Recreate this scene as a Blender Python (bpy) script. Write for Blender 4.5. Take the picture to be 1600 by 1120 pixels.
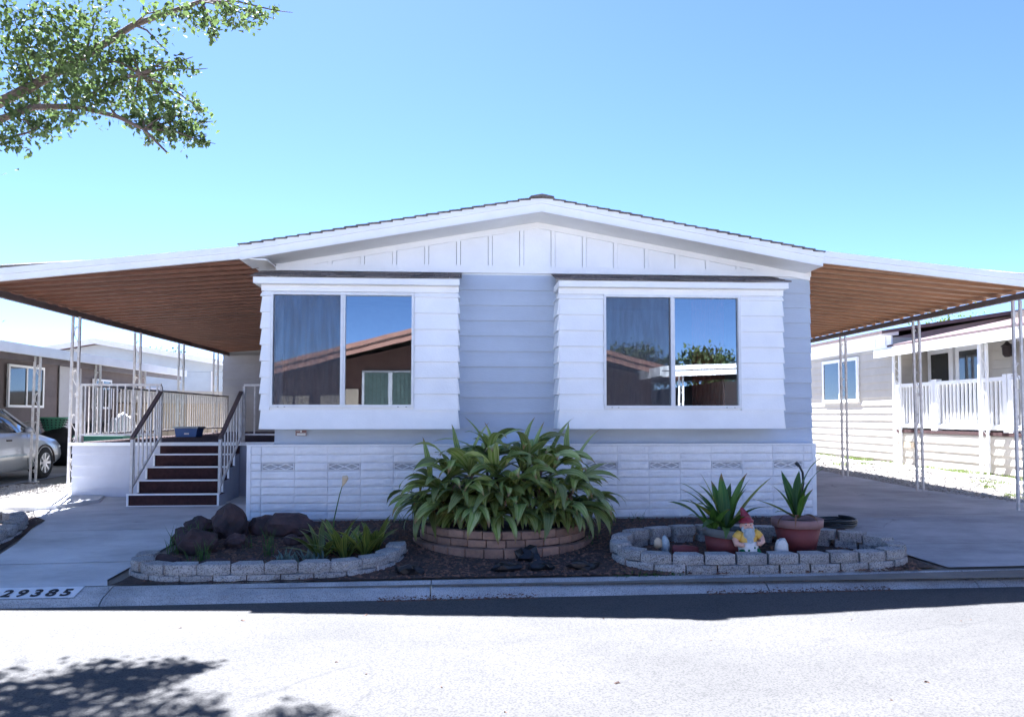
import bpy, bmesh, math, random
from mathutils import Vector, Matrix, noise as mnoise
R = math.radians
random.seed(7)
scene = bpy.context.scene
for o in list(bpy.data.objects): bpy.data.objects.remove(o)
col = scene.collection

# ------------------------------------------------------------------ camera
cam_d = bpy.data.cameras.new('camera'); cam = bpy.data.objects.new('camera', cam_d); col.objects.link(cam)
cam_d.sensor_fit = 'HORIZONTAL'; cam_d.sensor_width = 36; cam_d.lens = 27.0
cam_d.shift_y = 0.0242; cam_d.clip_end = 2000; cam_d.clip_start = 0.05
cam.location = (0, 0, 1.35); cam.rotation_euler = (R(92.4), 0, R(-3.75))
scene.camera = cam
# ------------------------------------------------------------------ sky, sun, exposure
SUN = Vector((-1.06, 3.09, 4.37)).normalized()
world = bpy.data.worlds.new('World'); scene.world = world; world.use_nodes = True
nt = world.node_tree; bg = nt.nodes['Background']
sky = nt.nodes.new('ShaderNodeTexSky'); sky.sky_type = 'NISHITA'; sky.sun_disc = False
sky.sun_elevation = math.asin(SUN.z); sky.sun_rotation = math.atan2(SUN.x, SUN.y)
sky.air_density = 0.45; sky.dust_density = 0.12; sky.ozone_density = 4.0; sky.altitude = 300
nt.links.new(sky.outputs[0], bg.inputs[0]); bg.inputs[1].default_value = 0.05
sun_d = bpy.data.lights.new('sun', 'SUN'); sun_d.energy = 5.0; sun_d.angle = R(0.53); sun_d.color = (1, .95, .87)
sun = bpy.data.objects.new('sun', sun_d); col.objects.link(sun)
sun.rotation_euler = SUN.to_track_quat('Z', 'Y').to_euler()
sun.location = (-10, 30, 40)
vs = scene.view_settings; vs.view_transform = 'Standard'; vs.look = 'None'; vs.gamma = 1; vs.use_curve_mapping = False
vs.exposure = 3.03
vs.use_white_balance = True; vs.white_balance_temperature = 5700; vs.white_balance_tint = 14   # camera white balance: cool

# ------------------------------------------------------------------ helpers
class MB:
    def __init__(s): s.v = []; s.f = []; s.uv = {}
    def add(s, vs, fs):
        b = len(s.v); s.v += [tuple(v) for v in vs]; s.f += [tuple(b + i for i in f) for f in fs]; return s
    def box(s, x0, x1, y0, y1, z0, z1):
        return s.add([(x0,y0,z0),(x1,y0,z0),(x1,y1,z0),(x0,y1,z0),(x0,y0,z1),(x1,y0,z1),(x1,y1,z1),(x0,y1,z1)],
                     [(0,3,2,1),(4,5,6,7),(0,1,5,4),(1,2,6,5),(2,3,7,6),(3,0,4,7)])
    def prism(s, poly, a0, a1, axis='y'):
        # polygon in the two other axes, swept along axis
        n = len(poly)
        def P(p, a): return (p[0], a, p[1]) if axis == 'y' else ((a, p[0], p[1]) if axis == 'x' else (p[0], p[1], a))
        vs = [P(p, a0) for p in poly] + [P(p, a1) for p in poly]
        return s.add(vs, [tuple(range(n))[::-1], tuple(range(n, 2*n))] + [(i, (i+1) % n, n+(i+1) % n, n+i) for i in range(n)])
    def beam(s, a, b, w, h=None, up=(0,0,1)):
        a, b = Vector(a), Vector(b); h = h or w; d = (b-a).normalized(); u = Vector(up)
        if abs(d.dot(u)) > .99: u = Vector((0,1,0))
        r = d.cross(u).normalized(); u = r.cross(d)
        vs = []
        for p in (a, b):
            for i, j in ((-1,-1),(1,-1),(1,1),(-1,1)): vs.append(p + r*i*w/2 + u*j*h/2)
        return s.add(vs, [(3,2,1,0),(4,5,6,7),(0,1,5,4),(1,2,6,5),(2,3,7,6),(3,0,4,7)])
    def tube(s, pts, r, n=6, cap=True):
        pts = [Vector(p) for p in pts]; rs = r if isinstance(r, (list, tuple)) else [r]*len(pts)
        vs = []; fs = []; pu = None
        for i, p in enumerate(pts):
            d = (pts[min(i+1, len(pts)-1)] - pts[max(i-1, 0)]).normalized()
            u = pu or (Vector((0,0,1)) if abs(d.z) < .9 else Vector((1,0,0)))
            x = d.cross(u).normalized(); u = x.cross(d).normalized(); pu = u
            for k in range(n):
                a = 2*math.pi*k/n; vs.append(p + (x*math.cos(a) + u*math.sin(a))*rs[i])
        for i in range(len(pts)-1):
            for k in range(n): fs.append((i*n+k, i*n+(k+1) % n, (i+1)*n+(k+1) % n, (i+1)*n+k))
        if cap: fs += [tuple(range(n))[::-1], tuple(range((len(pts)-1)*n, len(pts)*n))]
        return s.add(vs, fs)
    def lathe(s, prof, c=(0,0,0), n=24, sx=1, sy=1):
        vs = []; fs = []; m = len(prof)
        for k in range(n):
            a = 2*math.pi*k/n
            for r, z in prof: vs.append((c[0]+r*math.cos(a)*sx, c[1]+r*math.sin(a)*sy, c[2]+z))
        for k in range(n):
            for i in range(m-1): fs.append((k*m+i, ((k+1) % n)*m+i, ((k+1) % n)*m+i+1, k*m+i+1))
        return s.add(vs, fs)
    def blob(s, c, r, sub=2, amp=.15, fr=2., seed=0):
        bm = bmesh.new(); bmesh.ops.create_icosphere(bm, subdivisions=sub, radius=1)
        vs = []
        for v in bm.verts:
            d = 1 + amp*mnoise.noise(v.co*fr + Vector((seed*7.3, seed*3.1, seed))) + amp*.5*mnoise.noise(v.co*fr*2.7 + Vector((seed, 9, 1)))
            vs.append((c[0]+v.co.x*r[0]*d, c[1]+v.co.y*r[1]*d, c[2]+v.co.z*r[2]*d))
        fs = [tuple(v.index for v in f.verts) for f in bm.faces]; bm.free()
        return s.add(vs, fs)
    def mesh(s, name, mat, smooth=False):
        me = bpy.data.meshes.new(name); me.from_pydata(s.v, [], s.f); me.update()
        if mat: me.materials.append(mat)
        if smooth: me.polygons.foreach_set('use_smooth', [True]*len(me.polygons))
        if s.uv:
            l = me.uv_layers.new(name='UVMap')
            for lp in me.loops: l.data[lp.index].uv = s.uv.get(lp.vertex_index, (0, 0))
        return me

WM = {}
def wm(o): return WM.get(o.as_pointer(), Matrix())
def put(name, me, parent=None, M=None, tint=None):
    o = bpy.data.objects.new(name, me); col.objects.link(o)
    M = M or Matrix(); WM[o.as_pointer()] = M
    if parent:
        o.parent = parent; o.matrix_parent_inverse = wm(parent).inverted()
    o.matrix_basis = M
    return o
def part(name, mb, mat, parent, smooth=False): return put(name, mb.mesh(name, mat, smooth), parent)
def tag(o, label, cat, group=None, kind=None):
    if label: o['label'] = label
    if cat: o['category'] = cat
    if group: o['group'] = group
    if kind: o['kind'] = kind
    return o
def thing(name, label, cat, loc=(0,0,0), group=None):
    o = bpy.data.objects.new(name, None); col.objects.link(o); o.location = loc; o.empty_display_size = .2
    WM[o.as_pointer()] = Matrix.Translation(loc); return tag(o, label, cat, group)
def T(x, y, z, rz=0, s=1): return Matrix.Translation((x, y, z)) @ Matrix.Rotation(rz, 4, 'Z') @ Matrix.Scale(s, 4)

# ------------------------------------------------------------------ materials
def mat(name, c, rough=.6, var=.12, scale=3., bump=0., bscale=60., c2=None, rand=0., spec=.4, metal=0., stretch=None, speck=0., speck_scale=300., speck_col=(.02,.02,.02), trans=0., coat=0.):
    m = bpy.data.materials.new(name); m.use_nodes = True; n = m.node_tree.nodes; L = m.node_tree.links
    b = n['Principled BSDF']; b.inputs['Roughness'].default_value = rough; b.inputs['Specular IOR Level'].default_value = spec; b.inputs['Metallic'].default_value = metal
    b.inputs['Coat Weight'].default_value = coat
    geo = n.new('ShaderNodeNewGeometry'); mp = n.new('ShaderNodeMapping'); L.new(geo.outputs['Position'], mp.inputs[0])
    if stretch: mp.inputs['Scale'].default_value = stretch
    tx = n.new('ShaderNodeTexNoise'); tx.inputs['Scale'].default_value = scale; tx.inputs['Detail'].default_value = 8; tx.inputs['Roughness'].default_value = .62
    L.new(mp.outputs[0], tx.inputs['Vector'])
    rp = n.new('ShaderNodeValToRGB'); L.new(tx.outputs['Fac'], rp.inputs[0])
    ca = c2 or tuple(x*(1-var) for x in c); cb = c if c2 else tuple(min(1, x*(1+var)) for x in c)
    rp.color_ramp.elements[0].position = .32; rp.color_ramp.elements[1].position = .68
    rp.color_ramp.elements[0].color = (*ca, 1); rp.color_ramp.elements[1].color = (*cb, 1)
    out = rp.outputs[0]
    if speck:
        vo = n.new('ShaderNodeTexNoise'); vo.inputs['Scale'].default_value = speck_scale; vo.inputs['Detail'].default_value = 2; L.new(geo.outputs['Position'], vo.inputs['Vector'])
        r2 = n.new('ShaderNodeValToRGB'); r2.color_ramp.elements[0].position = .36; r2.color_ramp.elements[1].position = .52
        r2.color_ramp.elements[0].color = (speck,)*3 + (1,); r2.color_ramp.elements[1].color = (0,0,0,1); L.new(vo.outputs['Fac'], r2.inputs[0])
        mx = n.new('ShaderNodeMix'); mx.data_type = 'RGBA'; L.new(r2.outputs[0], mx.inputs[0]); L.new(out, mx.inputs[6]); mx.inputs[7].default_value = (*speck_col, 1); out = mx.outputs[2]
    if rand:
        oi = n.new('ShaderNodeObjectInfo'); mr = n.new('ShaderNodeMapRange'); mr.inputs[3].default_value = 1-rand; mr.inputs[4].default_value = 1+rand
        L.new(oi.outputs['Random'], mr.inputs[0])
        hs = n.new('ShaderNodeHueSaturation'); L.new(mr.outputs[0], hs.inputs['Value']); L.new(out, hs.inputs['Color']); out = hs.outputs[0]
    L.new(out, b.inputs['Base Color'])
    if bump:
        t2 = n.new('ShaderNodeTexNoise'); t2.inputs['Scale'].default_value = bscale; t2.inputs['Detail'].default_value = 6; L.new(mp.outputs[0], t2.inputs['Vector'])
        bp = n.new('ShaderNodeBump'); bp.inputs['Strength'].default_value = bump; bp.inputs['Distance'].default_value = .02
        L.new(t2.outputs['Fac'], bp.inputs['Height']); L.new(bp.outputs[0], b.inputs['Normal'])
    if trans:
        tr = n.new('ShaderNodeBsdfTranslucent'); L.new(out, tr.inputs[0]); ms = n.new('ShaderNodeMixShader'); ms.inputs[0].default_value = trans
        L.new(b.outputs[0], ms.inputs[1]); L.new(tr.outputs[0], ms.inputs[2]); L.new(ms.outputs[0], n['Material Output'].inputs[0])
    return m

def weather(m, crack=.6, cscale=.55, width=.006, stain=.35, sscale=.35, ccol=(.03,.03,.03)):
    # hairline cracks (warped voronoi borders, broken up) and broad oil or dirt stains
    n = m.node_tree.nodes; L = m.node_tree.links; b = n['Principled BSDF']; src = b.inputs['Base Color'].links[0].from_socket
    geo = n.new('ShaderNodeNewGeometry'); nz = n.new('ShaderNodeTexNoise'); nz.inputs['Scale'].default_value = 2.5; nz.inputs['Detail'].default_value = 5; L.new(geo.outputs['Position'], nz.inputs['Vector'])
    va = n.new('ShaderNodeVectorMath'); va.operation = 'MULTIPLY_ADD'; L.new(nz.outputs['Color'], va.inputs[0]); va.inputs[1].default_value = (.5,.5,0); L.new(geo.outputs['Position'], va.inputs[2])
    vo = n.new('ShaderNodeTexVoronoi'); vo.feature = 'DISTANCE_TO_EDGE'; vo.inputs['Scale'].default_value = cscale; L.new(va.outputs[0], vo.inputs['Vector'])
    lt = n.new('ShaderNodeMapRange'); lt.inputs[1].default_value = width*.3; lt.inputs[2].default_value = width; lt.inputs[3].default_value = crack; lt.inputs[4].default_value = 0; L.new(vo.outputs['Distance'], lt.inputs[0])
    ms = n.new('ShaderNodeTexNoise'); ms.inputs['Scale'].default_value = .8; ms.inputs['Detail'].default_value = 3; L.new(geo.outputs['Position'], ms.inputs['Vector'])
    mk = n.new('ShaderNodeMapRange'); mk.inputs[1].default_value = .5; mk.inputs[2].default_value = .6; L.new(ms.outputs['Fac'], mk.inputs[0])
    mu = n.new('ShaderNodeMath'); mu.operation = 'MULTIPLY'; L.new(lt.outputs[0], mu.inputs[0]); L.new(mk.outputs[0], mu.inputs[1])
    st = n.new('ShaderNodeTexNoise'); st.inputs['Scale'].default_value = sscale; st.inputs['Detail'].default_value = 9; st.inputs['Roughness'].default_value = .7; mp = n.new('ShaderNodeMapping'); mp.inputs['Scale'].default_value = (1, 2.2, 1); L.new(geo.outputs['Position'], mp.inputs[0]); L.new(mp.outputs[0], st.inputs['Vector'])
    sr = n.new('ShaderNodeMapRange'); sr.inputs[1].default_value = .42; sr.inputs[2].default_value = .72; sr.inputs[3].default_value = 1; sr.inputs[4].default_value = 1-stain; L.new(st.outputs['Fac'], sr.inputs[0])
    m1 = n.new('ShaderNodeMix'); m1.data_type = 'RGBA'; m1.blend_type = 'MULTIPLY'; m1.inputs[0].default_value = 1; L.new(src, m1.inputs[6]); L.new(sr.outputs[0], m1.inputs[7])
    m2 = n.new('ShaderNodeMix'); m2.data_type = 'RGBA'; L.new(mu.outputs[0], m2.inputs[0]); L.new(m1.outputs[2], m2.inputs[6]); m2.inputs[7].default_value = (*ccol, 1); L.new(m2.outputs[2], b.inputs['Base Color'])

def leaf_mat(name, c, pale, rand=.25, trans=.3, stripe=.5, rough=.38):
    # strap leaf: UV u across, v along; pale lengthwise streaks
    m = mat(name, c, rough=rough, var=.2, scale=6, rand=rand, spec=.5, trans=trans)
    n = m.node_tree.nodes; L = m.node_tree.links
    uv = n.new('ShaderNodeUVMap'); mp = n.new('ShaderNodeMapping'); mp.inputs['Scale'].default_value = (9, .6, 1); L.new(uv.outputs[0], mp.inputs[0])
    oi = n.new('ShaderNodeObjectInfo'); L.new(oi.outputs['Random'], mp.inputs['Location'])
    tx = n.new('ShaderNodeTexNoise'); tx.inputs['Scale'].default_value = 1.; tx.inputs['Detail'].default_value = 3; L.new(mp.outputs[0], tx.inputs['Vector'])
    rp = n.new('ShaderNodeValToRGB'); rp.color_ramp.elements[0].position = .42; rp.color_ramp.elements[1].position = .64
    rp.color_ramp.elements[0].color = (0,0,0,1); rp.color_ramp.elements[1].color = (stripe,)*3 + (1,); L.new(tx.outputs['Fac'], rp.inputs[0])
    hs = [x for x in n if x.type == 'HUE_SAT'][0]
    src = hs.inputs['Color'].links[0].from_socket
    mx = n.new('ShaderNodeMix'); mx.data_type = 'RGBA'; L.new(rp.outputs[0], mx.inputs[0]); L.new(src, mx.inputs[6]); mx.inputs[7].default_value = (*pale, 1)
    # dry brown tips on some leaves
    sx = n.new('ShaderNodeSeparateXYZ'); L.new(uv.outputs[0], sx.inputs[0]); ad = n.new('ShaderNodeMath'); ad.operation = 'MULTIPLY_ADD'; L.new(oi.outputs['Random'], ad.inputs[0]); ad.inputs[1].default_value = .16; L.new(sx.outputs[1], ad.inputs[2])
    tp = n.new('ShaderNodeMapRange'); tp.inputs[1].default_value = .97; tp.inputs[2].default_value = 1.08; L.new(ad.outputs[0], tp.inputs[0])
    mt = n.new('ShaderNodeMix'); mt.data_type = 'RGBA'; L.new(tp.outputs[0], mt.inputs[0]); L.new(mx.outputs[2], mt.inputs[6]); mt.inputs[7].default_value = (.20,.12,.05,1)
    L.new(mt.outputs[2], hs.inputs['Color'])
    return m

m_blue = mat('lap_paint_blue_grey', (.47,.53,.615), .55, .04, 2.5, .12, 40, rand=.02, stretch=(.4,.4,3))
m_white = mat('white_paint', (.86,.865,.86), .5, .04, 2.2, .08, 50, rand=.012)
m_skirt = mat('skirt_block_paint', (.88,.885,.89), .6, .06, 4, .5, 38, rand=.02)
m_mortar = mat('skirt_backing_paint', (.70,.72,.74), .7, .05)
m_alu = mat('white_aluminium', (.72,.73,.73), .35, .06, 8, spec=.6)
m_recess = mat('vent_recess_grey', (.45,.46,.48), .8, .1)
m_rust = mat('worn_white_metal', (.68,.67,.65), .5, .0, 14, .1, 60, c2=(.52,.48,.44))
m_shing = mat('asphalt_shingle', (.16,.135,.12), .9, .4, 30, .6, 200, rand=.3)
m_panel = mat('woodgrain_awning_metal', (.20,.085,.048), .45, .0, 5, .05, 60, c2=(.135,.057,.034), rand=.10, stretch=(.5,9,2))
m_panel_r = mat('tan_woodgrain_awning_metal', (.38,.195,.10), .45, .0, 5, .05, 60, c2=(.27,.135,.07), rand=.10, stretch=(.5,9,2))
m_rib_glint = mat('rib_glint_paint', (.42,.26,.17), .5, .1)  # paler brown, paints the light caught along the awning rib edges
m_bronze = mat('dark_bronze_beam', (.15,.12,.115), .45, .12)
m_deckb = mat('dark_red_step_carpet', (.055,.022,.022), .9, .25, 20, .4, 300)
m_grey_sid = mat('grey_shed_siding', (.36,.355,.36), .6, .06, 3, .1, rand=.03)
m_step_side = mat('step_side_paint', (.33,.35,.42), .6, .06, 3, .1, rand=.03)
m_rail = mat('brown_rail_cap', (.13,.10,.095), .5, .15)
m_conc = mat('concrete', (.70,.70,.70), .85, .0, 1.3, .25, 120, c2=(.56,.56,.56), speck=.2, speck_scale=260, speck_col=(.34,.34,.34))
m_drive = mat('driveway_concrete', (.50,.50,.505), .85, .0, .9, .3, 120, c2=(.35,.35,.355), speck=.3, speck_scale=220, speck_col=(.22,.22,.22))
m_curb = mat('curb_concrete', (.60,.60,.595), .9, .0, 2.2, .4, 150, c2=(.42,.42,.42), speck=.6, speck_scale=110, speck_col=(.12,.12,.12), rand=.05)
m_asph = mat('old_asphalt', (.092,.090,.087), .92, .0, .55, .35, 260, c2=(.072,.071,.069), speck=.7, speck_scale=70, speck_col=(.03,.03,.03))
m_block = mat('split_face_block', (.52,.515,.50), .95, .0, 9, .9, 75, c2=(.33,.325,.32), rand=.14, speck=.8, speck_scale=85, speck_col=(.12,.12,.12))
m_brick = mat('brown_brick', (.36,.225,.16), .9, .0, 14, .5, 90, c2=(.24,.155,.12), rand=.22)
m_soil = mat('dark_mulch_soil', (.09,.062,.052), .95, .0, 14, 1., 60, c2=(.035,.026,.023))
m_chip = mat('bark_chip', (.22,.125,.085), .9, .4, 25, .3, 80, c2=(.06,.038,.03))
m_dirt = mat('ground_dirt', (.24,.215,.18), .95, .0, 2, .6, 50, c2=(.17,.15,.125))
m_grav = mat('white_gravel', (.52,.50,.46), .9, .0, 60, .4, 90, c2=(.30,.28,.25))
m_rock = mat('volcanic_rock', (.095,.055,.052), .92, .0, 4, 1., 14, c2=(.034,.03,.033), rand=.2)
m_weed = mat('weed_green', (.13,.19,.035), .7, .3, 20, trans=.25)
m_grass = mat('garden_grass', (.06,.13,.03), .6, .3, 20, trans=.25)
m_blackpl = mat('black_plastic', (.012,.013,.016), .35, .2, 10)
m_hose = mat('hose_rubber', (.018,.025,.03), .4, .2)
m_dead = mat('dead_leaf', (.20,.11,.06), .85, .35, 12, trans=.2)
m_leaf = leaf_mat('strap_leaf', (.17,.25,.05), (.62,.63,.32), .45, .28, .55, .32)
m_leaf2 = leaf_mat('yellowing_strap_leaf', (.11,.18,.03), (.48,.46,.09), .2, .3, .8)
m_leaf3 = leaf_mat('clivia_leaf', (.085,.15,.03), (.48,.46,.10), .35, .28, .7)
m_leafd = leaf_mat('dark_pot_leaf', (.055,.14,.025), (.15,.24,.04), .3, .28, .6)
m_tree = mat('tree_leaf', (.088,.132,.04), .65, .5, 7, trans=.42, spec=.4)
m_tree2 = mat('far_tree_leaf', (.055,.085,.028), .6, .35, 6, trans=.3)
m_bark = mat('bark', (.13,.095,.075), .9, .3, 12, .8, 40)
m_succ = mat('grey_green_leaf', (.13,.19,.16), .6, .2, 10)
m_terra = mat('red_clay_pot', (.17,.042,.045), .6, .12, 7, .1)
m_rim = mat('faded_pink_rim', (.27,.165,.165), .65, .12, 7)
m_greyrim = mat('grey_pot_rim', (.13,.145,.155), .6, .12, 7)
m_brownh = mat('brown_lap_siding', (.12,.098,.095), .7, .1, 4, .1, rand=.06)
m_cream = mat('cream_siding', (.50,.465,.40), .6, .05, 3, .1, rand=.02)
m_bluew = mat('pale_blue_siding', (.55,.62,.66), .6, .05, 3, rand=.02)
m_pinkroof = mat('pinkish_roofing', (.30,.215,.21), .85, .12, 6, .4, 80)
m_roof_r = mat('faded_rose_roofing', (.115,.078,.08), .9, .15, 6, .3, 80)
m_tan = mat('tan_paint', (.52,.43,.31), .7, .08)
m_dark = mat('dark_interior', (.03,.028,.03), .9, .2)
m_roomw = mat('room_wall', (.30,.27,.23), .9, .1)
m_redcur = mat('red_brown_curtain', (.22,.06,.035), .9, .2, 6)
m_sheer = mat('sheer_curtain', (.12,.12,.13), .9, .1, 6)
m_carp = mat('silver_car_paint', (.40,.42,.45), .3, .02, 3, spec=.6, metal=.35, coat=.6)
m_tyre = mat('tyre_rubber', (.02,.02,.021), .8, .2)
m_rimw = mat('alloy_rim', (.55,.56,.58), .3, .05, metal=.7)
m_carglass = mat('car_glass', (.012,.015,.018), .06, .0, spec=.8)
m_green = mat('green_plastic', (.10,.33,.19), .45, .1)
m_dgreen = mat('dark_green_plastic', (.02,.11,.075), .45, .1)
m_bluepl = mat('blue_plastic', (.03,.11,.36), .4, .1)
m_bag = mat('white_plastic_bag', (.75,.75,.74), .4, .05, 6, .5, 12)
m_black = mat('black_cloth', (.014,.014,.018), .6, .3, 6, .4, 10)
m_bin = mat('charcoal_bin', (.05,.05,.055), .6, .1)
m_brownwood = mat('brown_house_wood', (.085,.042,.03), .7, .15, 4, .1, rand=.1)
m_brownfas = mat('weathered_brown_fascia', (.26,.14,.10), .7, .0, 5, c2=(.20,.10,.075))
m_beige = mat('beige_door', (.58,.47,.33), .6, .05)
m_num_w = mat('curb_number_white', (.74,.75,.76), .7, .06, 12)
m_num_b = mat('curb_number_black', (.02,.02,.022), .7, .1)
m_gred = mat('gnome_red', (.24,.03,.05), .4, .3, 30); m_gskin = mat('gnome_skin', (.66,.40,.31), .5, .08, 20)
m_gbeard = mat('gnome_beard', (.50,.57,.60), .7, .0, 30, .6, 60, c2=(.33,.41,.45)); m_gyel = mat('gnome_yellow', (.72,.46,.09), .5, .1)
m_gwht = mat('gnome_white', (.74,.73,.70), .5, .1, 20); m_ggrn = mat('gnome_green', (.02,.17,.06), .45, .1); m_gdark = mat('gnome_dark', (.03,.02,.02), .5, .1)

weather(m_asph, .4, .5, .006, .22, .5); weather(m_drive, .5, .3, .004, .45, .6, (.06,.06,.06)); weather(m_conc, .5, .25, .003, .3, .9, (.12,.12,.12)); weather(m_curb, .6, .9, .006, .4, 1.5, (.06,.06,.06))
weather(m_skirt, 0, 1, .001, .07, 1.6); weather(m_white, 0, 1, .001, .05, 1.2); weather(m_blue, 0, 1, .001, .10, 1.2); weather(m_deckb, 0, 1, .001, .4, 3)
def glass_mat():
    m = bpy.data.materials.new('window_glass'); m.use_nodes = True; n = m.node_tree.nodes; L = m.node_tree.links
    n.remove(n['Principled BSDF'])
    t = n.new('ShaderNodeBsdfTransparent'); t.inputs[0].default_value = (.60,.63,.65,1)
    g = n.new('ShaderNodeBsdfGlossy'); g.inputs['Roughness'].default_value = .004; g.inputs[0].default_value = (.85,.93,1,1)
    fr = n.new('ShaderNodeFresnel'); fr.inputs[0].default_value = 1.5
    mr = n.new('ShaderNodeMapRange'); mr.inputs[1].default_value = .04; mr.inputs[3].default_value = .25; L.new(fr.outputs[0], mr.inputs[0])
    tx = n.new('ShaderNodeTexNoise'); tx.inputs['Scale'].default_value = 1.6; geo = n.new('ShaderNodeNewGeometry'); L.new(geo.outputs['Position'], tx.inputs['Vector'])
    bp = n.new('ShaderNodeBump'); bp.inputs['Strength'].default_value = .02; bp.inputs['Distance'].default_value = .02; L.new(tx.outputs['Fac'], bp.inputs['Height']); L.new(bp.outputs[0], g.inputs['Normal'])
    ms = n.new('ShaderNodeMixShader'); L.new(mr.outputs[0], ms.inputs[0]); L.new(t.outputs[0], ms.inputs[1]); L.new(g.outputs[0], ms.inputs[2]); L.new(ms.outputs[0], n['Material Output'].inputs[0])
    return m
m_glass = glass_mat()
def screen_mat():
    m = bpy.data.materials.new('insect_screen_mesh'); m.use_nodes = True; n = m.node_tree.nodes; L = m.node_tree.links
    b = n['Principled BSDF']; b.inputs['Base Color'].default_value = (.11,.11,.12,1); b.inputs['Roughness'].default_value = .9
    t = n.new('ShaderNodeBsdfTransparent')
    geo = n.new('ShaderNodeNewGeometry'); mp = n.new('ShaderNodeMapping'); mp.inputs['Scale'].default_value = (9,1,.9); L.new(geo.outputs['Position'], mp.inputs[0])
    tx = n.new('ShaderNodeTexNoise'); tx.inputs['Scale'].default_value = 2.2; tx.inputs['Detail'].default_value = 9; tx.inputs['Roughness'].default_value = .75; L.new(mp.outputs[0], tx.inputs['Vector'])
    mr = n.new('ShaderNodeMapRange'); mr.inputs[1].default_value = .3; mr.inputs[2].default_value = .75; mr.inputs[3].default_value = .25; mr.inputs[4].default_value = .62; L.new(tx.outputs['Fac'], mr.inputs[0])
    ms = n.new('ShaderNodeMixShader'); L.new(mr.outputs[0], ms.inputs[0]); L.new(t.outputs[0], ms.inputs[1]); L.new(b.outputs[0], ms.inputs[2]); L.new(ms.outputs[0], n['Material Output'].inputs[0])
    return m
m_screen = screen_mat()

# ------------------------------------------------------------------ terrain
GP = [(-60,-.25),(-6,-.2),(7.3,-.2),(9.6,.04),(12.5,.09),(16,.14),(30,.2),(900,.2)]
def gz(y):
    for (a, za), (b, zb) in zip(GP, GP[1:]):
        if y <= b: return za + (zb-za)*(y-a)/(b-a)
    return GP[-1][1]
def cb(x): return 7.38 + .025*x          # back line of the kerb
def sheet(name, poly_rows, m, dz=0., label=None, kind='structure', parent=None):
    # rows of (y, x0, x1): a strip of ground following the slope
    mb = MB(); vs = []; fs = []
    for (y, x0, x1) in poly_rows:
        for k in range(9):
            x = x0 + (x1-x0)*k/8; yy = y + .025*x*max(0, 1-(y-7.38)/1.2); vs.append((x, yy, gz(yy)+dz))
    for i in range(len(poly_rows)-1):
        for k in range(8): fs.append((i*9+k, i*9+k+1, (i+1)*9+k+1, (i+1)*9+k))
    mb.add(vs, fs); o = part(name, mb, m, parent)
    if not parent: tag(o, label, None, None, kind)
    return o
def densify(rows, step=.5):
    out = []
    for a, b in zip(rows, rows[1:]):
        n = max(1, int((b[0]-a[0])/step))
        for i in range(n): t = i/n; out.append(tuple(a[j]+(b[j]-a[j])*t for j in range(3)))
    return out + [rows[-1]]
# base ground: behind the kerb and beyond the road
mb = MB(); ys = [7.2,7.3,8,9,9.6,11,12.5,14,16,20,30,60,200,900]; vs = []; fs = []
for y in ys: vs += [(-600, y, gz(y)-.02), (-60, y, gz(y)-.02), (60, y, gz(y)-.02), (600, y, gz(y)-.02)]
for i in range(len(ys)-1):
    for k in range(3): fs.append((i*4+k, i*4+k+1, i*4+4+k+1, i*4+4+k))
tag(part('ground', mb.add(vs, fs), m_dirt, None), 'bare gritty ground of the lots beyond the curb', None, None, 'structure')
tag(part('driveway', MB().box(-30,30,-8,-1.25,-.4,-.322), m_conc, None), 'unseen concrete apron added across the street to bounce light', None, None, 'structure')  # unseen pale slab, added to bounce sunlight onto the facade
mb = MB().add([(-600,-900,-.33),(600,-900,-.33),(600,-1.2,-.33),(-600,-1.2,-.33)], [(0,1,2,3)])
tag(part('ground', mb, m_dirt, None), 'bare ground of the lots across the street', None, None, 'structure')
mb = MB().add([(-300,-1.3,-.31),(300,-1.3,-.31),(300,7.08+7.5,-.31),(60,cb(60)-.28,-.31),(-60,cb(-60)-.28,-.31),(-300,cb(-300)-.28,-.31)], [(0,1,2,3,4,5)])
tag(part('road', mb, m_asph, None), 'pale worn asphalt street in front of the house', None, None, 'structure')

# rolled kerb: segments with joints
kerb = put('curb', MB().box(-60,60,7.3,7.32,-.6,-.5).mesh('curb', m_curb)); tag(kerb, 'rolled concrete curb between street and garden beds', None, None, 'structure')
prof = [(0,-.55),(0,-.203),(-.045,-.200),(-.245,-.255),(-.29,-.285),(-.32,-.312),(-.32,-.55)]
joints = [-60,-40,-25,-16,-10,-6.4,-3.15,-.28,2.9,5.0,8,12,18,28,40,60]
for a, b in zip(joints, joints[1:]):
    mb = MB(); n = 9; vs = []; fs = []; m = len(prof)
    for i in range(n):
        x = a+.006 + (b-a-.012)*i/(n-1)
        for d, z in prof: vs.append((x, cb(x)+d, z + .004*mnoise.noise(Vector((x*1.7, d*9, 3)))))
    for i in range(n-1):
        for k in range(m): fs.append((i*m+k, i*m+(k+1) % m, (i+1)*m+(k+1) % m, (i+1)*m+k))
    fs += [tuple(range(m)), tuple(range((n-1)*m, n*m))[::-1]]
    o = part('curb_segment', mb.add(vs, fs), m_curb, kerb)
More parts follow.
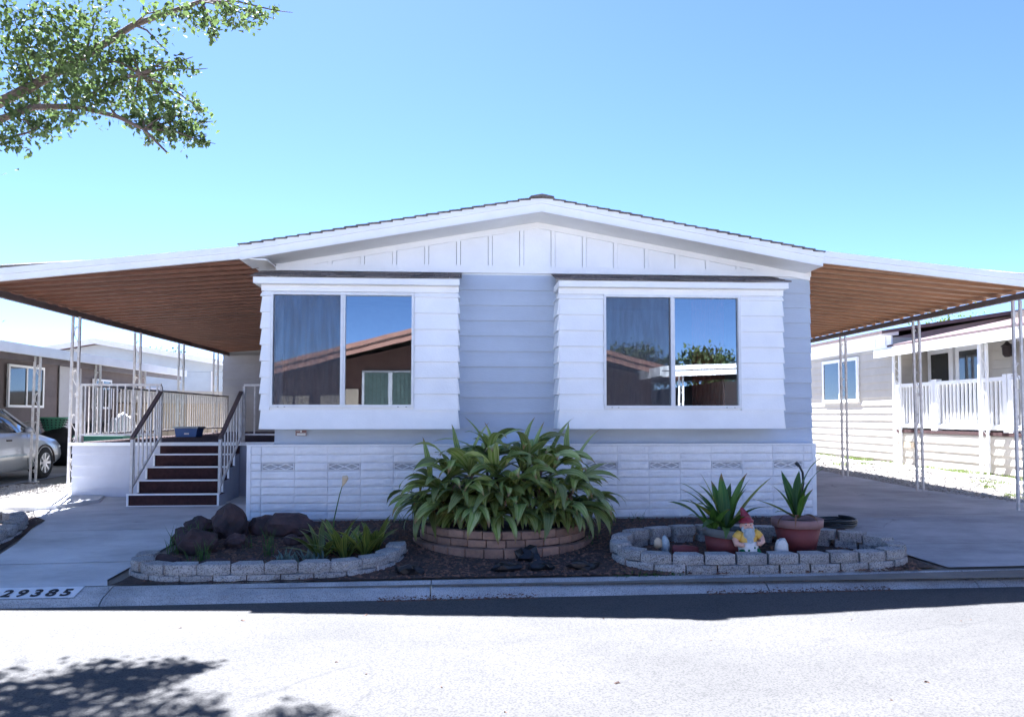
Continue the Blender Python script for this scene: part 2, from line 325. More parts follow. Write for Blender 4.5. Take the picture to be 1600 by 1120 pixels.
# painted house number on the kerb
def on_curb(x, d, up=0.): return Vector((x, cb(x)+d, -.2 - max(0, -d-.045)*.275 + up))
num = thing('curb_number', 'white painted curb plate with black house number 29385', 'house number', on_curb(-3.75, -.12))
vs = [on_curb(x, d, .007) for x in (-4.2, -3.40) for d in (-.03, -.045, -.14, -.235)]
part('painted_plate', MB().add(vs, [(i, i+4, i+5, i+1) for i in range(3)]), m_num_w, num)
for i, ch in enumerate('29385'):
    cu = bpy.data.curves.new('digit', 'FONT'); cu.body = ch; cu.size = .172; cu.offset = .006; cu.extrude = .0008
    to = bpy.data.objects.new('digit', cu); col.objects.link(to); bpy.context.view_layer.update()
    me = bpy.data.meshes.new_from_object(to.evaluated_get(bpy.context.evaluated_depsgraph_get())); bpy.data.objects.remove(to)
    me.materials.clear(); me.materials.append(m_num_b); me.name = 'digit'
    x = -4.04 + i*.125; p = on_curb(x, -.205, .0105)
    put('digit', me, num, Matrix.Translation(p) @ Matrix.Rotation(math.atan(.275), 4, 'X'))

# concrete walk to the steps, driveway, gravel
walk = sheet('walkway', densify([(7.385,-4.75,-3.22),(7.55,-4.75,-3.3),(7.95,-4.7,-3.25),(8.8,-4.85,-3.15),(10.0,-5.2,-2.9),(10.3,-5.45,-2.8),(11.1,-5.9,-2.7),(12.9,-6.1,-2.7)]), m_conc, .0, 'pale concrete walkway leading up to the entry steps')
for (x0, y0, x1, y1) in [(-4.8,7.98,-3.2,8.06),(-5.2,10.6,-4.0,11.2),(-4.75,9.3,-3.05,9.4)]:
    mb = MB(); a = Vector((x0,y0,gz(y0)+.003)); b = Vector((x1,y1,gz(y1)+.003)); s = (b-a).cross(Vector((0,0,1))).normalized()*.005
    part('score_joint', mb.add([a-s,a+s,b+s,b-s], [(0,1,2,3)]), m_gdark, walk)
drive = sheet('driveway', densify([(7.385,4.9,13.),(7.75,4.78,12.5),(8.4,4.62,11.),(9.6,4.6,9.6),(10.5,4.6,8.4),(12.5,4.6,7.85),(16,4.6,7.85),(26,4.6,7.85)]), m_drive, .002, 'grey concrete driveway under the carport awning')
for y in (8.35, 9.75, 12.2, 15):
    part('score_joint', MB().add([(4.65,y,gz(y)+.006),(8,y+.05,gz(y)+.006),(8,y+.062,gz(y)+.006),(4.65,y+.012,gz(y)+.006)], [(0,1,2,3)]), m_gdark, drive)
bed = sheet('garden_bed', densify([(7.39,-3.2,4.88),(7.5,-3.15,4.75),(8.4,-3.05,4.62),(9.75,-2.75,4.6)], .2), m_soil, .004, 'dark mulched garden bed in front of the skirting')

def scatter(name, label, n, area, size, m, zfun, flat=.35, seed=1, kind='stuff', ok=None):
    rnd = random.Random(seed); mb = MB(); vs = mb.v; fs = mb.f
    for _ in range(n):
        x = rnd.uniform(*area[0]); y = rnd.uniform(*area[1])
        if ok and not ok(x, y): continue
        s = rnd.uniform(*size); a = rnd.uniform(0, 6.28); c, d = math.cos(a), math.sin(a); z = zfun(x, y)
        k = len(vs); l = s*rnd.uniform(.8, 1.8); h = s*flat*rnd.uniform(.5, 1.4); tl = rnd.uniform(-.4, .4)*s
        for (px, py, pz) in ((-l,-s*.5,0),(l,-s*.6,0),(l*.9,s*.6,0),(-l,s*.5,0),(-l*.6,-s*.2,h+tl),(l*.6,0,h-tl)):
            vs.append((x+px*c-py*d, y+px*d+py*c, z+pz))
        fs += [(k,k+1,k+5,k+4),(k+1,k+2,k+5),(k+2,k+3,k+4,k+5),(k+3,k,k+4)]
    o = part(name, mb, m, None); tag(o, label, None, None, kind); return o
scatter('mulch_chips', 'bark mulch chips scattered over the garden bed', 9000, ((-3.0,4.6),(7.4,9.7)), (.008,.024), m_chip, lambda x, y: gz(y)+.003, .5, 2)
gok = lambda x, y: x > 7.9 + max(0, (11.5-y))*.55 and x < 11.0
gs = sheet('gravel_bed', densify([(7.6,11.2,14.),(9.6,9.5,13),(10.5,8.3,12),(12.5,7.85,11.3),(26,7.85,11.3)], 1), m_dirt, -.008, 'pale gravel strip beyond the driveway')
scatter('gravel_stones', 'white gravel stones between driveway and the cream neighbouring house', 15000, ((7.8,11.2),(8,24)), (.010,.026), m_grav, lambda x, y: gz(y)-.006, .7, 3, ok=lambda x, y: gok(x, y) or (x > 7.88 and y > 11.6))
scatter('gravel_stones', 'sunlit white gravel beside the left walkway and parked car', 9000, ((-8.0,-4.9),(9.6,14.5)), (.010,.024), m_grav, lambda x, y: gz(y)-.016, .7, 4, ok=lambda x, y: x < -5.25-max(0, y-10.2)*.35 and not (x > -6.2 and y > 12.3))
scatter('leaf_litter', 'brown leaf litter lying in the gutter at the curb', 5200, ((-1.2,4.4),(6.95,7.2)), (.004,.012), m_chip, lambda x, y: -.310 + max(0, (y-cb(x)+.32))*.7, .6, 5,
        ok=lambda x, y: (cb(x)-.37 < y < cb(x)-.28) and ((-.75 < x < .7) or (2.3 < x < 4.1)) and random.random() < .9)
scatter('leaf_litter', 'few dry leaf scraps lying on the sunlit street', 34, ((-3,6),(3.6,6.6)), (.004,.013), m_chip, lambda x, y: -.308, .5, 6)
def tufts(name, label, pts, n, h, w, m, seed):
    rnd = random.Random(seed); mb = MB()
    for (x, y, r) in pts:
        for _ in range(n):
            a = rnd.uniform(0, 6.28); rr = r*math.sqrt(rnd.random()); bx, by = x+rr*math.cos(a), y+rr*math.sin(a)
            hh = h*rnd.uniform(.4, 1.1); dx, dy = rnd.uniform(-.5, .5)*hh, rnd.uniform(-.5, .5)*hh; z = gz(by)-.01; a2 = rnd.uniform(0, 3.14); ux, uy = math.cos(a2)*w, math.sin(a2)*w
            mb.add([(bx-ux,by-uy,z),(bx+ux,by+uy,z),(bx+dx*.4+ux*.8,by+dy*.4+uy*.8,z+hh*.6),(bx+dx*.4-ux*.8,by+dy*.4-uy*.8,z+hh*.6),(bx+dx,by+dy,z+hh)], [(0,1,2,3),(3,2,4)])
    tag(part(name, mb, m, None), label, None, None, 'stuff')
rnd = random.Random(5)
tufts('weeds', 'yellow-green weeds growing in the gravel strip at right', [(rnd.uniform(8.4,11.1), rnd.choice([rnd.uniform(10.8,13),rnd.uniform(13,23)]), rnd.uniform(.1,.35)) for _ in range(34)] + [(10.7+rnd.uniform(-.3,.25), rnd.uniform(14,23.5), .3) for _ in range(26)], 60, .07, .006, m_weed, 8)

# ------------------------------------------------------------------ generic builders
_mc = {}
def board_mesh(L, h, m, proud=.028, th=.004):
    k = ('bd', round(L, 3), round(h, 3), m.name, proud)
    if k not in _mc:
        # wedge lap board: local x along length, -y outward, z up
        _mc[k] = MB().prism([(0,0),(-proud,.0),(-proud+.001,.012),(-th,h-.003),(0,h-.003)], 0, L, 'x').mesh('siding_board', m)
    return _mc[k]
def lap_wall(parent, a, b, z0, z1, m, exp=.2, name='siding_board', proud=.03):
    # a,b: (x,y) ends, left to right as seen from outside
    ang = math.atan2(b[1]-a[1], b[0]-a[0]); L = math.hypot(b[0]-a[0], b[1]-a[1]); z = z0
    while z < z1-.03:
        h = min(exp, z1-z-.012)
        put(name, board_mesh(L, h, m, proud), parent, T(a[0], a[1], z, ang)); z += exp
def window(parent, x0, x1, y, z0, z1, M=None, fw=.045, split=True, screen=False, name='window', depth=.05, gm=None):
    """sliding window as frame + panes, outward -y, placed with matrix M"""
    M = M or Matrix()
    f = MB(); f.box(x0,x1,y-depth,y,z1-fw,z1).box(x0,x1,y-depth,y,z0,z0+fw).box(x0,x0+fw,y-depth,y,z0+fw,z1-fw).box(x1-fw,x1,y-depth,y,z0+fw,z1-fw)
    w = put(name, f.mesh(name, m_alu), parent, M)
    return w
def post_scroll(z0, z1, gap):
    mb = MB(); pts = []
    n = 18; h = z1-z0
    for i in range(n+1):
        t = i/n; z = z0+h*t
        x = (gap*.36)*math.sin(t*2*math.pi)
        pts.append((x, 0, z))
    # curled ends
    def curl(c, r, s, z):
        return [(c+ r*math.cos(a)*s, 0, z + r*math.sin(a)) for a in [k*.55 for k in range(9)]]
    mb.tube(pts, .007, 5)
    mb.tube(curl(-gap*.12, gap*.22, 1, z1-.03), .006, 5); mb.tube(curl(gap*.12, gap*.22, -1, z0+.03), .006, 5)
    return mb
def scroll_post(parent, x, y, z0, z1, m, gap=.105, th=.034, scrolls=4, lean=0.):
    k = ('post', round(z1-z0, 2), m.name, gap, th)
    if k not in _mc:
        H = z1-z0; r = MB().box(-th/2, th/2, -th/2, th/2, 0, H)
        _mc[k] = (r.mesh('post_rail', m), post_scroll(0, .42, gap).mesh('scroll', m, True), MB().box(-gap/2-.05, gap/2+.05, -.05, .05, 0, .012).mesh('post', m))
    r, s, bse = _mc[k]
    sh = Matrix.Identity(4); sh[0][2] = lean
    B = Matrix.Translation((x, y, z0))
    p = put('post', bse, parent, B)
    for sx in (-1, 1): put('post_rail', r, p, B @ sh @ Matrix.Translation((sx*gap/2, 0, 0)))
    H = z1-z0
    for i in range(scrolls): put('scroll', s, p, B @ sh @ Matrix.Translation((0, 0, .18 + (H-.75)*i/(max(1, scrolls-1)))))
    return p

# ------------------------------------------------------------------ the house
XL, XR, YF = -2.35, 4.62, 9.9
home = thing('manufactured_home', 'low-gabled manufactured home with pale blue lap siding and two white bay windows', 'house', (1.1, 13, .0))
RX, RZ = 0.98, 4.05                       # ridge
def roof_z(x): return RZ - .178*abs(x-RX)  # top of roof
# front wall panels behind siding, with openings for the bays
wall = MB()
BL = (-2.33, -.07); BR = (1.24, 4.04); BZ0, BZ1 = 1.2, 2.97
wall.box(XL+.01, XR-.01, YF, YF+.08, .0, BZ0); wall.box(XL+.01, XR-.01, YF, YF+.08, BZ1, 3.3)
wall.box(BL[1], BR[0], YF, YF+.08, BZ0, BZ1).box(BR[1], XR-.01, YF, YF+.08, BZ0, BZ1)
part('front_wall', wall, m_mortar, home)
side = MB().box(XL, XL+.06, YF+.08, 26, .0, 3.3).box(XR-.06, XR, YF+.08, 26, 0, 3.3).box(XL, XR, 25.9, 25.96, 0, 3.3)
part('side_wall', side, m_blue, home)
# room seen through the windows
room = MB().box(XL+.07, XR-.07, 13.6, 13.7, .9, 3.25).box(XL+.07, XR-.07, YF+.09, 13.6, .85, .9).box(XL+.07, XR-.07, YF+.09, 13.6, 3.25, 3.28)
part('room', room, m_roomw, home)
part('room_partition', MB().box(.55,.63,YF+.1,13.6,.9,3.25), m_roomw, home)
# lap boards on front: full rows, split at the bays
for i in range(11):
    z = .985 + i*.1985
    h = .1985
    segs = [(XL, XR)] if (z+.02 < BZ0-.02 or z > BZ1+.02) else [(BL[1]+.02, BR[0]-.02), (BR[1]+.0, XR)]
    for a, b in segs: put('siding_board', board_mesh(b-a, h, m_blue), home, T(a, YF, z))
for z in [.985+i*.1985 for i in range(11)]:
    put('siding_board', board_mesh(15.8, .1985, m_blue), home, T(XL, 25.9, z, -math.pi/2))
    put('siding_board', board_mesh(15.8, .1985, m_blue), home, T(XR, YF+.02, z, math.pi/2))
for xc in (XL-.004, XR-.026):   # thin corner covers
    for i in range(11): put('corner_cover', board_mesh(.03, .1985, m_blue, .026), home, T(xc, YF, .985+i*.1985))
# gable: panels and battens
gz0 = 3.20
band = MB().box(XL-.01, XR+.01, YF-.045, YF+.02, gz0-.01, gz0+.075)
part('gable_band', band, m_white, home)
def gtop(x): return 3.84 - .178*abs(x-RX)
xs = [XL+.02]; x = RX-.205-.41*7
while x < XR-.1:
    if x > XL+.12: xs.append(x)
    x += .41
xs.append(XR-.02)
def gpoly(a, b, z0, zt):
    p = [(a, z0), (b, z0), (b, max(zt(b), z0+.004))]
    if a < RX < b: p.append((RX, zt(RX)))
    p.append((a, max(zt(a), z0+.004))); return p
for a, b in zip(xs, xs[1:]):
    part('gable_panel', MB().prism(gpoly(a+.029, b-.029, gz0+.077, lambda x: gtop(x)-.0), YF-.012, YF+.02, 'y'), m_white, home)
for x in xs[1:-1]:
    part('batten', MB().box(x-.0235, x+.0235, YF-.03, YF+.02, gz0+.076, gtop(x)-.03), m_white, home)
for s in (-1, 1):
    x1 = XL if s < 0 else XR
    za, zb = gtop(RX), gtop(x1)
    pl = [(RX, za+.03), (x1, zb+.03), (x1, zb-.05), (RX, za-.05)]
    part('gable_trim', MB().prism(pl if s < 0 else pl[::-1], YF-.034, YF+.02, 'y'), m_white, home)
# roof: slab, soffit, fascia, shingle courses
roofp = MB()
EL, ER = -2.66, 4.545; FY = 9.35
for s, xe in ((-1, EL), (1, ER)):
    pl = [(RX, RZ-.03), (xe, roof_z(xe)-.03), (xe, roof_z(xe)-.10), (RX, RZ-.10)]
    roofp.prism(pl if s < 0 else pl[::-1], FY+.03, 26.3, 'y')
roof = part('roof', roofp, m_shing, home)
for s, xe in ((-1, EL), (1, ER)):
    def strip(name, t, b, y0, y1, m):
        pl = [(RX, RZ-t), (xe, roof_z(xe)-t), (xe, roof_z(xe)-b), (RX, RZ-b)]
        part(name, MB().prism(pl if s < 0 else pl[::-1], y0, y1, 'y'), m, home)
    strip('fascia_board', .012, .085, FY-.032, FY+.03, m_white)
    strip('fascia_board', .0855, .172, FY-.012, FY+.029, m_white)
    strip('soffit', .174, .186, FY-.010, YF-.002, m_white)
    n = 26; dx = abs(xe-RX)/n; rnd = random.Random(3+s)
    for i in range(n):
        xa, xb = RX + s*dx*i, RX + s*dx*(i+1.15)
        up = .011; e = rnd.uniform(.0, .018)
        pl = [(xa, roof_z(xa)-.008), (xb, roof_z(xb)+up-.006), (xb, roof_z(xb)-.008), (xa, roof_z(xa)-.028)]
        put('shingle_course', MB().prism(pl if s < 0 else pl[::-1], FY-.045-e, 26.32, 'y').mesh('shingle_course', m_shing), roof)
part('ridge_cap', MB().prism([(RX-.15, roof_z(RX-.15)+.006), (RX+.15, roof_z(RX+.15)+.006), (RX+.14, roof_z(RX+.14)+.016), (RX, RZ+.018), (RX-.14, roof_z(RX-.14)+.016)], FY-.075, 26.34, 'y'), m_shing, home)
# left eave soffit return (dim triangle beside the left bay)
part('eave_soffit', MB().prism([(EL+.01, roof_z(EL)-.165), (XL, roof_z(XL)-.235), (XL, roof_z(XL)-.22), (EL+.01, roof_z(EL)-.155)], FY+.03, 26, 'y'), m_white, home)

# skirting
SX0, SX1, SY = -2.655, 4.60, 9.74
skirt = part('skirting', MB().box(SX0+.01, SX1-.01, SY+.035, SY+.12, -.1, .965).box(SX0+.01, SX0+.06, SY+.1, 12.2, -.1, .95), m_mortar, home)
part('skirt_cap', MB().box(SX0, SX1, SY-.012, SY+.14, .966, .99), m_skirt, skirt)
for xa in (SX0, SX1-.05): part('skirt_edge', MB().box(xa, xa+.05, SY-.004, SY+.034, .06, .966), m_skirt, skirt)
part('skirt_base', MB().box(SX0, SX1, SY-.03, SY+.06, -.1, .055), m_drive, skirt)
bw, bh = .4064, .0975
def skblock(w, seed):
    nx, nz = 9, 4; vs = []; fs = []; g = .0018
    for j in range(nz+1):
        for i in range(nx+1):
            x = g+(w-2*g)*i/nx; z = g+(bh-2*g)*j/nz; ed = (i in (0, nx)) or (j in (0, nz))
            y = -.0 if ed else -.007 - .006*mnoise.noise(Vector((x*9+seed*5, z*30, seed))) - .0025*mnoise.noise(Vector((x*31, z*60, seed+4)))
            vs.append((x, y+.002, z))
    for j in range(nz):
        for i in range(nx): k = j*(nx+1)+i; fs.append((k, k+1, k+nx+2, k+nx+1))
    b = len(vs); rim = [i for i in range(nx+1)] + [(j+1)*(nx+1)-1 for j in range(1, nz+1)] + [nz*(nx+1)+i for i in range(nx-1, -1, -1)] + [j*(nx+1) for j in range(nz-1, 0, -1)]
    for r in rim: vs.append((vs[r][0], .034, vs[r][2]))
    for i in range(len(rim)): j = (i+1) % len(rim); fs.append((rim[i], b+i, b+j, rim[j]))
    return MB().add(vs, fs).mesh('skirt_block', m_skirt)
skm = [skblock(bw, s) for s in range(5)]
skn = [skblock(.125, s) for s in range(3)]
vent = MB(); g = .006
vent.box(g, bw-g, 0, .03, g, .014).box(g, bw-g, 0, .03, bh-.014, bh-g).box(g, g+.01, 0, .03, .014, bh-.014).box(bw-g-.01, bw-g, 0, .03, .014, bh-.014)
for k in range(2):
    x0 = .016+k*.187; x1 = x0+.187; xm = (x0+x1)/2; zm = bh/2
    for a, b in (((x0,zm),(xm,bh-.014)),((xm,bh-.014),(x1,zm)),((x1,zm),(xm,.014)),((xm,.014),(x0,zm))): vent.beam((a[0],.012,a[1]),(b[0],.012,b[1]),.022,.011,(0,0,1))
vent = vent.mesh('vent_block', m_skirt); vrec = MB().box(.006, bw-.006, .028, .033, .006, bh-.006).mesh('vent_recess', m_recess)
rows = 9; c0 = SX0+.05+.127
for r in range(rows):
    z = .062 + r*.1003
    put('skirt_block', skn[r % 3], skirt, T(SX0+.051, SY, z))
    c = 0
    while c0+(c+1)*bw < SX1-.05:
        if r == 6 and c % 2 == 0: put('vent_block', vent, skirt, T(c0+c*bw, SY+.001, z)); put('vent_recess', vrec, skirt, T(c0+c*bw, SY, z))
        else: put('skirt_block', skm[(r*3+c*2+(r*c) % 3) % 5], skirt, T(c0+c*bw, SY, z))
        c += 1
lastw = SX1-.05-(c0+c*bw)
if lastw > .03:
    lm = skblock(lastw, 9)
    for r in range(rows): put('skirt_block', lm, skirt, T(c0+c*bw, SY, .062+r*.1003))
# small lot sticker under the left bay
lot = thing('lot_sticker', 'tiny pink and white sticker on the siding under the left bay', 'sticker', (-2.03, YF-.03, 1.15))
part('backing', MB().box(-2.09,-1.955,YF-.034,YF-.028,1.095,1.165), m_rim, lot)
part('print', MB().box(-2.08,-2.04,YF-.036,YF-.034,1.15,1.158).box(-2.034,-2.012,YF-.036,YF-.034,1.138,1.163).box(-2.075,-1.965,YF-.036,YF-.034,1.10,1.128), m_num_w, lot)

# bay windows
def bay(X0, X1, W0, W1, zw0, zw1, hx0, hx1, tall_left):
    YB = 9.47
    b = part('bay_window', MB().box(X0+.02, X1-.02, YB+.03, YF, 1.2, 1.23).box(X0+.02, X0+.05, YB+.03, YF, 1.23, 2.9).box(X1-.05, X1-.02, YB+.03, YF, 1.23, 2.9).box(X0+.02, X1-.02, YB+.03, YF, 2.9, 2.93), m_white, home)
    # jamb panels round the opening
    part('jamb', MB().box(X0+.02, W0, YB+.002, YB+.05, 1.2, 2.93).box(W1, X1-.02, YB+.002, YB+.05, 1.2, 2.93).box(W0, W1, YB+.002, YB+.05, 1.2, zw0).box(W0, W1, YB+.002, YB+.05, zw1, 2.93), m_white, b)
    zt = 2.86
    put('siding_board', board_mesh(X1-X0, .235, m_white), b, T(X0, YB, 1.185))      # deep bottom board
    z = 1.415; k = 0
    while z < zt-.02:
        h = min(.1985, zt-z)
        for a, c in ((X0, W0-.002), (W1+.002, X1)):
            if c-a > .02: put('siding_board', board_mesh(c-a, h, m_white), b, T(a, YB, z))
        # flared returns on the two sides
        put('siding_board', board_mesh(YF-YB, h, m_white), b, T(X0, YF, z, -math.pi/2)); put('siding_board', board_mesh(YF-YB, h, m_white), b, T(X1, YB, z, math.pi/2))
        z += .1985
    put('siding_board', board_mesh(YF-YB, .235, m_white), b, T(X0, YF, 1.185, -math.pi/2)); put('siding_board', board_mesh(YF-YB, .235, m_white), b, T(X1, YB, 1.185, math.pi/2))
    part('frieze', MB().box(X0-.01, X1+.01, YB-.026, YB-.001, 2.862, 2.935), m_white, b)
    part('bay_fascia', MB().box(hx0, hx1, 9.33, 9.352, 2.938, 3.012).box(hx0, hx0+.02, 9.352, YF-.03, 2.938, 3.012).box(hx1-.02, hx1, 9.352, YF-.03, 2.938, 3.012), m_white, b)
    part('bay_soffit', MB().box(hx0+.02, hx1-.02, 9.352, YF-.03, 2.936, 2.948), m_white, b)
    rs = random.Random(int(X0*10))
    for i in range(3):
        y0 = 9.30+i*.19; z0 = 3.016+i*.055; e = .012
        x = hx0-.03
        while x < hx1+.02:
            w = min(rs.choice([.16,.2,.24,.3]), hx1+.03-x); d = rs.uniform(-.012, .012); up = rs.uniform(0, .007)
            mb = MB().add([(x+.003,y0+d,z0),(x+w-.003,y0+d,z0),(x+w-.003,y0+.24,z0+.062),(x+.003,y0+.24,z0+.062),(x+.003,y0+d,z0+e+up),(x+w-.003,y0+d,z0+e+up),(x+w-.003,y0+.24,z0+.07),(x+.003,y0+.24,z0+.07)], [(0,3,2,1),(4,5,6,7),(0,1,5,4),(1,2,6,5),(2,3,7,6),(3,0,4,7)])
            part('shingle', mb, m_shing, b); x += w
    # window
    fy0, fy1 = YB-.035, YB+.03; t = .03
    part('window_frame', MB().box(W0,W1,fy0,fy1,zw1-t,zw1).box(W0,W1,fy0,fy1,zw0,zw0+t*1.2).box(W0,W0+t,fy0,fy1,zw0+t*1.2,zw1-t).box(W1-t,W1,fy0,fy1,zw0+t*1.2,zw1-t), m_alu, b)
    xm = (W0+W1)/2
    part('mullion', MB().box(xm-.025,xm+.002,fy0-.006,fy1,zw0+t*1.2,zw1-t).box(xm+.002,xm+.03,fy0+.012,fy1,zw0+t*1.2,zw1-t), m_alu, b)
    part('weep_holes', MB().box(W0+.09,W0+.11,fy0-.002,fy0,zw0+.008,zw0+.014).box(W0+.17,W0+.19,fy0-.002,fy0,zw0+.008,zw0+.014).box(W1-.2,W1-.18,fy0-.002,fy0,zw0+.008,zw0+.014).box(W1-.1,W1-.08,fy0-.002,fy0,zw0+.008,zw0+.014), m_gdark, b)
    for a, c in ((W0+t, xm-.025), (xm+.03, W1-t)):
        part('glass_pane', MB().add([(a,YB+.012,zw0+t),(c,YB+.012,zw0+t),(c,YB+.012,zw1-t),(a,YB+.012,zw1-t)], [(0,1,2,3)]), m_glass, b)
    a, c = W0+t, xm-.025
    part('insect_screen', MB().add([(a,YB-.018,zw0+t),(c,YB-.018,zw0+t),(c,YB-.018,zw1-t),(a,YB-.018,zw1-t)], [(0,1,2,3)]), m_screen, b)
    return b
bL = bay(-2.42, -.05, -2.315, -.585, 1.445, 2.85, -2.50, -.03, True)
bR = bay(1.21, 4.06, 1.765, 3.51, 1.438, 2.86, 1.19, 4.09, False)
def curtain(name, label, x0, x1, y, z0, z1, m, cat='curtain'):
    mb = MB(); n = 40; vs = []; fs = []
    for i in range(n+1):
        x = x0+(x1-x0)*i/n; yy = y+.025*math.sin(i*1.15)
        vs += [(x, yy, z0), (x, yy, z1)]
    for i in range(n): fs.append((2*i, 2*i+2, 2*i+3, 2*i+1))
    tag(part(name, mb.add(vs, fs), m, None, True), label, cat)
curtain('curtain', 'pale sheer curtain behind the left pane of the left bay window', -2.28, -1.55, 10.0, 1.3, 2.95, m_sheer)
curtain('curtain', 'red-brown curtain inside the right pane of the right bay window', 3.05, 3.5, 10.0, 1.2, 2.95, m_redcur)

# ------------------------------------------------------------------ awnings (patio at left, carport at right)
def awning(name, label, cat, xi, zi, xo, zo, y0, y1, posts, beam_z, fas_z):
    root = thing(name, label, cat, (xo, y0, gz(y0)))
    s = 1 if xo > xi else -1
    n = int(round((y1-y0)/.305)); w = (y1-y0)/n
    # pan profile across y: flat pan with a raised rib at each joint
    pr = [(0,.0),(w-.05,.0),(w-.045,-.036),(w-.012,-.036),(w-.006,.0),(w+.001,.0)]
    L = math.hypot(xo-xi, zo-zi)
    vs = []; fs = []
    for (px) in (0, L):
        for (py, pz) in pr: vs.append((px, py, pz))
    m = len(pr)
    for k in range(m-1): fs.append((k, k+1, m+k+1, m+k) if s > 0 else (m+k, m+k+1, k+1, k))
    pan = MB().add(vs, fs).mesh('awning_panel', m_panel if s < 0 else m_panel_r)
    glint = MB().box(0, L, w-.046, w-.042, -.040, -.0365).mesh('rib_glint', m_rib_glint)  # thin pale strip, a painted highlight along the rib edge
    ang = math.atan2(zo-zi, abs(xo-xi))
    for i in range(n):
        M = Matrix.Translation((xi, y0+i*w, zi)) @ (Matrix.Scale(-1, 4, (1,0,0)) if s < 0 else Matrix()) @ Matrix.Rotation(-ang, 4, 'Y')
        p = put('awning_panel', pan, root, M)
        if s > 0: put('rib_glint', glint, p, M)
    part('beam', MB().box(min(xo-s*.05, xo-s*.11), max(xo-s*.05, xo-s*.11), y0+.06, y1, beam_z, beam_z+.085), m_bronze, root)
    # stepped front fascia, follows the slope
    def fz(x): return fas_z[0] + (fas_z[1]-fas_z[0])*(x-xi)/(xo-xi)
    a, b = (xi, xo+s*.03)
    for (t, bt, yy) in ((0, .075, y0-.03), (.0755, .15, y0-.012)):
        pl = [(a, fz(a)-t), (b, fz(b)-t), (b, fz(b)-bt), (a, fz(a)-bt)]
        part('fascia_board', MB().prism(pl if s < 0 else pl[::-1], yy, y0+.03, 'y'), m_white, root)
    part('edge_gutter', MB().box(min(xo+s*.03, xo+s*.05), max(xo+s*.03, xo+s*.05), y0+.03, y1, zo-.01, zo+.07), m_bronze, root)
    # roof skin above the pans
    part('roof_skin', MB().prism([(xi, zi+.055), (xo, zo+.055), (xo, zo+.062), (xi, zi+.062)][::s], y0+.03, y1, 'y'), m_white, root)
    for (x, y, z, l) in posts: scroll_post(root, x, y, z, beam_z, m_rust, lean=l)
    return root
awl = awning('patio_awning', 'wide patio awning with brown ribbed underside and white fascia left of the house', 'awning', -2.60, 3.27, -6.15, 3.025, 9.38, 20.4,
       [(-6.15+.08, y, gz(y)-.01, l) for y, l in ((10.1,0),(12.46,.012),(14.8,0),(17.05,0),(19.4,0))], 2.90, (3.392, 3.005))
awr = awning('carport_awning', 'carport awning with tan-brown ribbed underside and white fascia right of the house', 'awning', 4.56, 3.33, 7.78, 3.085, 9.38, 22.3,
       [(7.7, y, gz(y)-.01, l) for y, l in ((10.15,0),(12.5,-.008),(15.03,0),(17.5,0),(20,0))], 2.95, (3.43, 3.10))

# ------------------------------------------------------------------ entry deck, steps and rails
DX0, DX1, DY0, DY1, DZ = -6.03, XL-.03, 12.36, 20.3, .93
deck = thing('entry_deck', 'raised grey-sided entry deck with white railings beside the house', 'deck', (-4.2, 14, gz(14)))
part('deck_floor', MB().box(DX0-.02, DX1, DY0-.03, DY1, DZ-.03, DZ), m_deckb, deck)
part('deck_edge', MB().box(DX0-.03, DX1, DY0-.045, DY0-.031, DZ-.05, DZ+.004), m_white, deck)
part('deck_core', MB().box(DX0+.03, DX1, DY0+.03, DY1-.03, 0, DZ-.031), m_step_side, deck)
m_deckside = mat('deck_side_paint', (.56,.57,.62), .6, .05, 3, .08, rand=.02)
for i in range(5): 
    put('siding_board', board_mesh(1.45, .178, m_deckside, .036), deck, T(DX0, DY0+.03, .045+i*.178)); put('siding_board', board_mesh(7.6, .178, m_deckside, .036), deck, T(DX0+.03, DY1-.1, .045+i*.178, -math.pi/2))
    put('siding_board', board_mesh(.95, .178, m_step_side, .016), deck, T(-3.4, DY0+.03, .045+i*.178))
sx0, sx1 = -4.68, -3.48; rise = (DZ-.06)/5
for i in range(4):
    y = 11.24+i*.28; z1 = .06+rise*(i+1); w = .0 if i else .03
    st = part('step', MB().box(sx0-w, sx1+w, y, y+.30 if i < 3 else DY0-.05, .03, z1-.012), m_deckb, deck)
    part('step_nosing', MB().box(sx0-w-.012, sx1+w+.012, y-.018, y+.02, z1-.011, z1+.012), m_white, st)
    for xa in (sx0-w-.01, sx1+w-.018): part('step_trim', MB().box(xa, xa+.028, y-.012, y+.0, z1-rise+(.0 if i else .02), z1-.012), m_white, st)
    if i == 0: part('step_trim', MB().box(sx0-w-.012, sx1+w+.012, y-.014, y, .058, .078), m_white, st)
    for xa in (sx1+w+.001, sx0-w-.012): part('step_side', MB().box(xa, xa+.011, y+.01, y+.30 if i < 3 else DY0-.05, .05, z1-.014), m_step_side, st)
part('step', MB().box(sx0, sx1, DY0-.049, DY0+.0, .06+rise*4, DZ-.051), m_deckb, deck)
def rail_run(parent, a, b, za, zb, n, cap=m_rust, top=.90, low=.12, posts=True, bm=m_rust, capw=.05):
    """a,b: ends (x,y); za,zb: floor heights; balusters between a low rail and a top rail"""
    A = Vector((a[0], a[1], za)); B = Vector((b[0], b[1], zb)); up = Vector((0,0,1))
    r = put('railing', MB().beam(A+up*top, B+up*top, capw, .035).mesh('railing', cap), parent)
    part('low_rail', MB().beam(A+up*low, B+up*low, .03), bm, r)
    for i in range(n):
        p = A.lerp(B, (i+.5)/n); part('baluster', MB().beam(p+up*low, p+up*(top-.02), .02), bm, r)
    for p in (A, B): part('rail_post', MB().beam(p, p+up*(top-.018), .038), bm, r)
    return r
rail_run(deck, (-5.93, DY0+.06), (-4.72, DY0+.06), DZ, DZ, 10, m_rust)
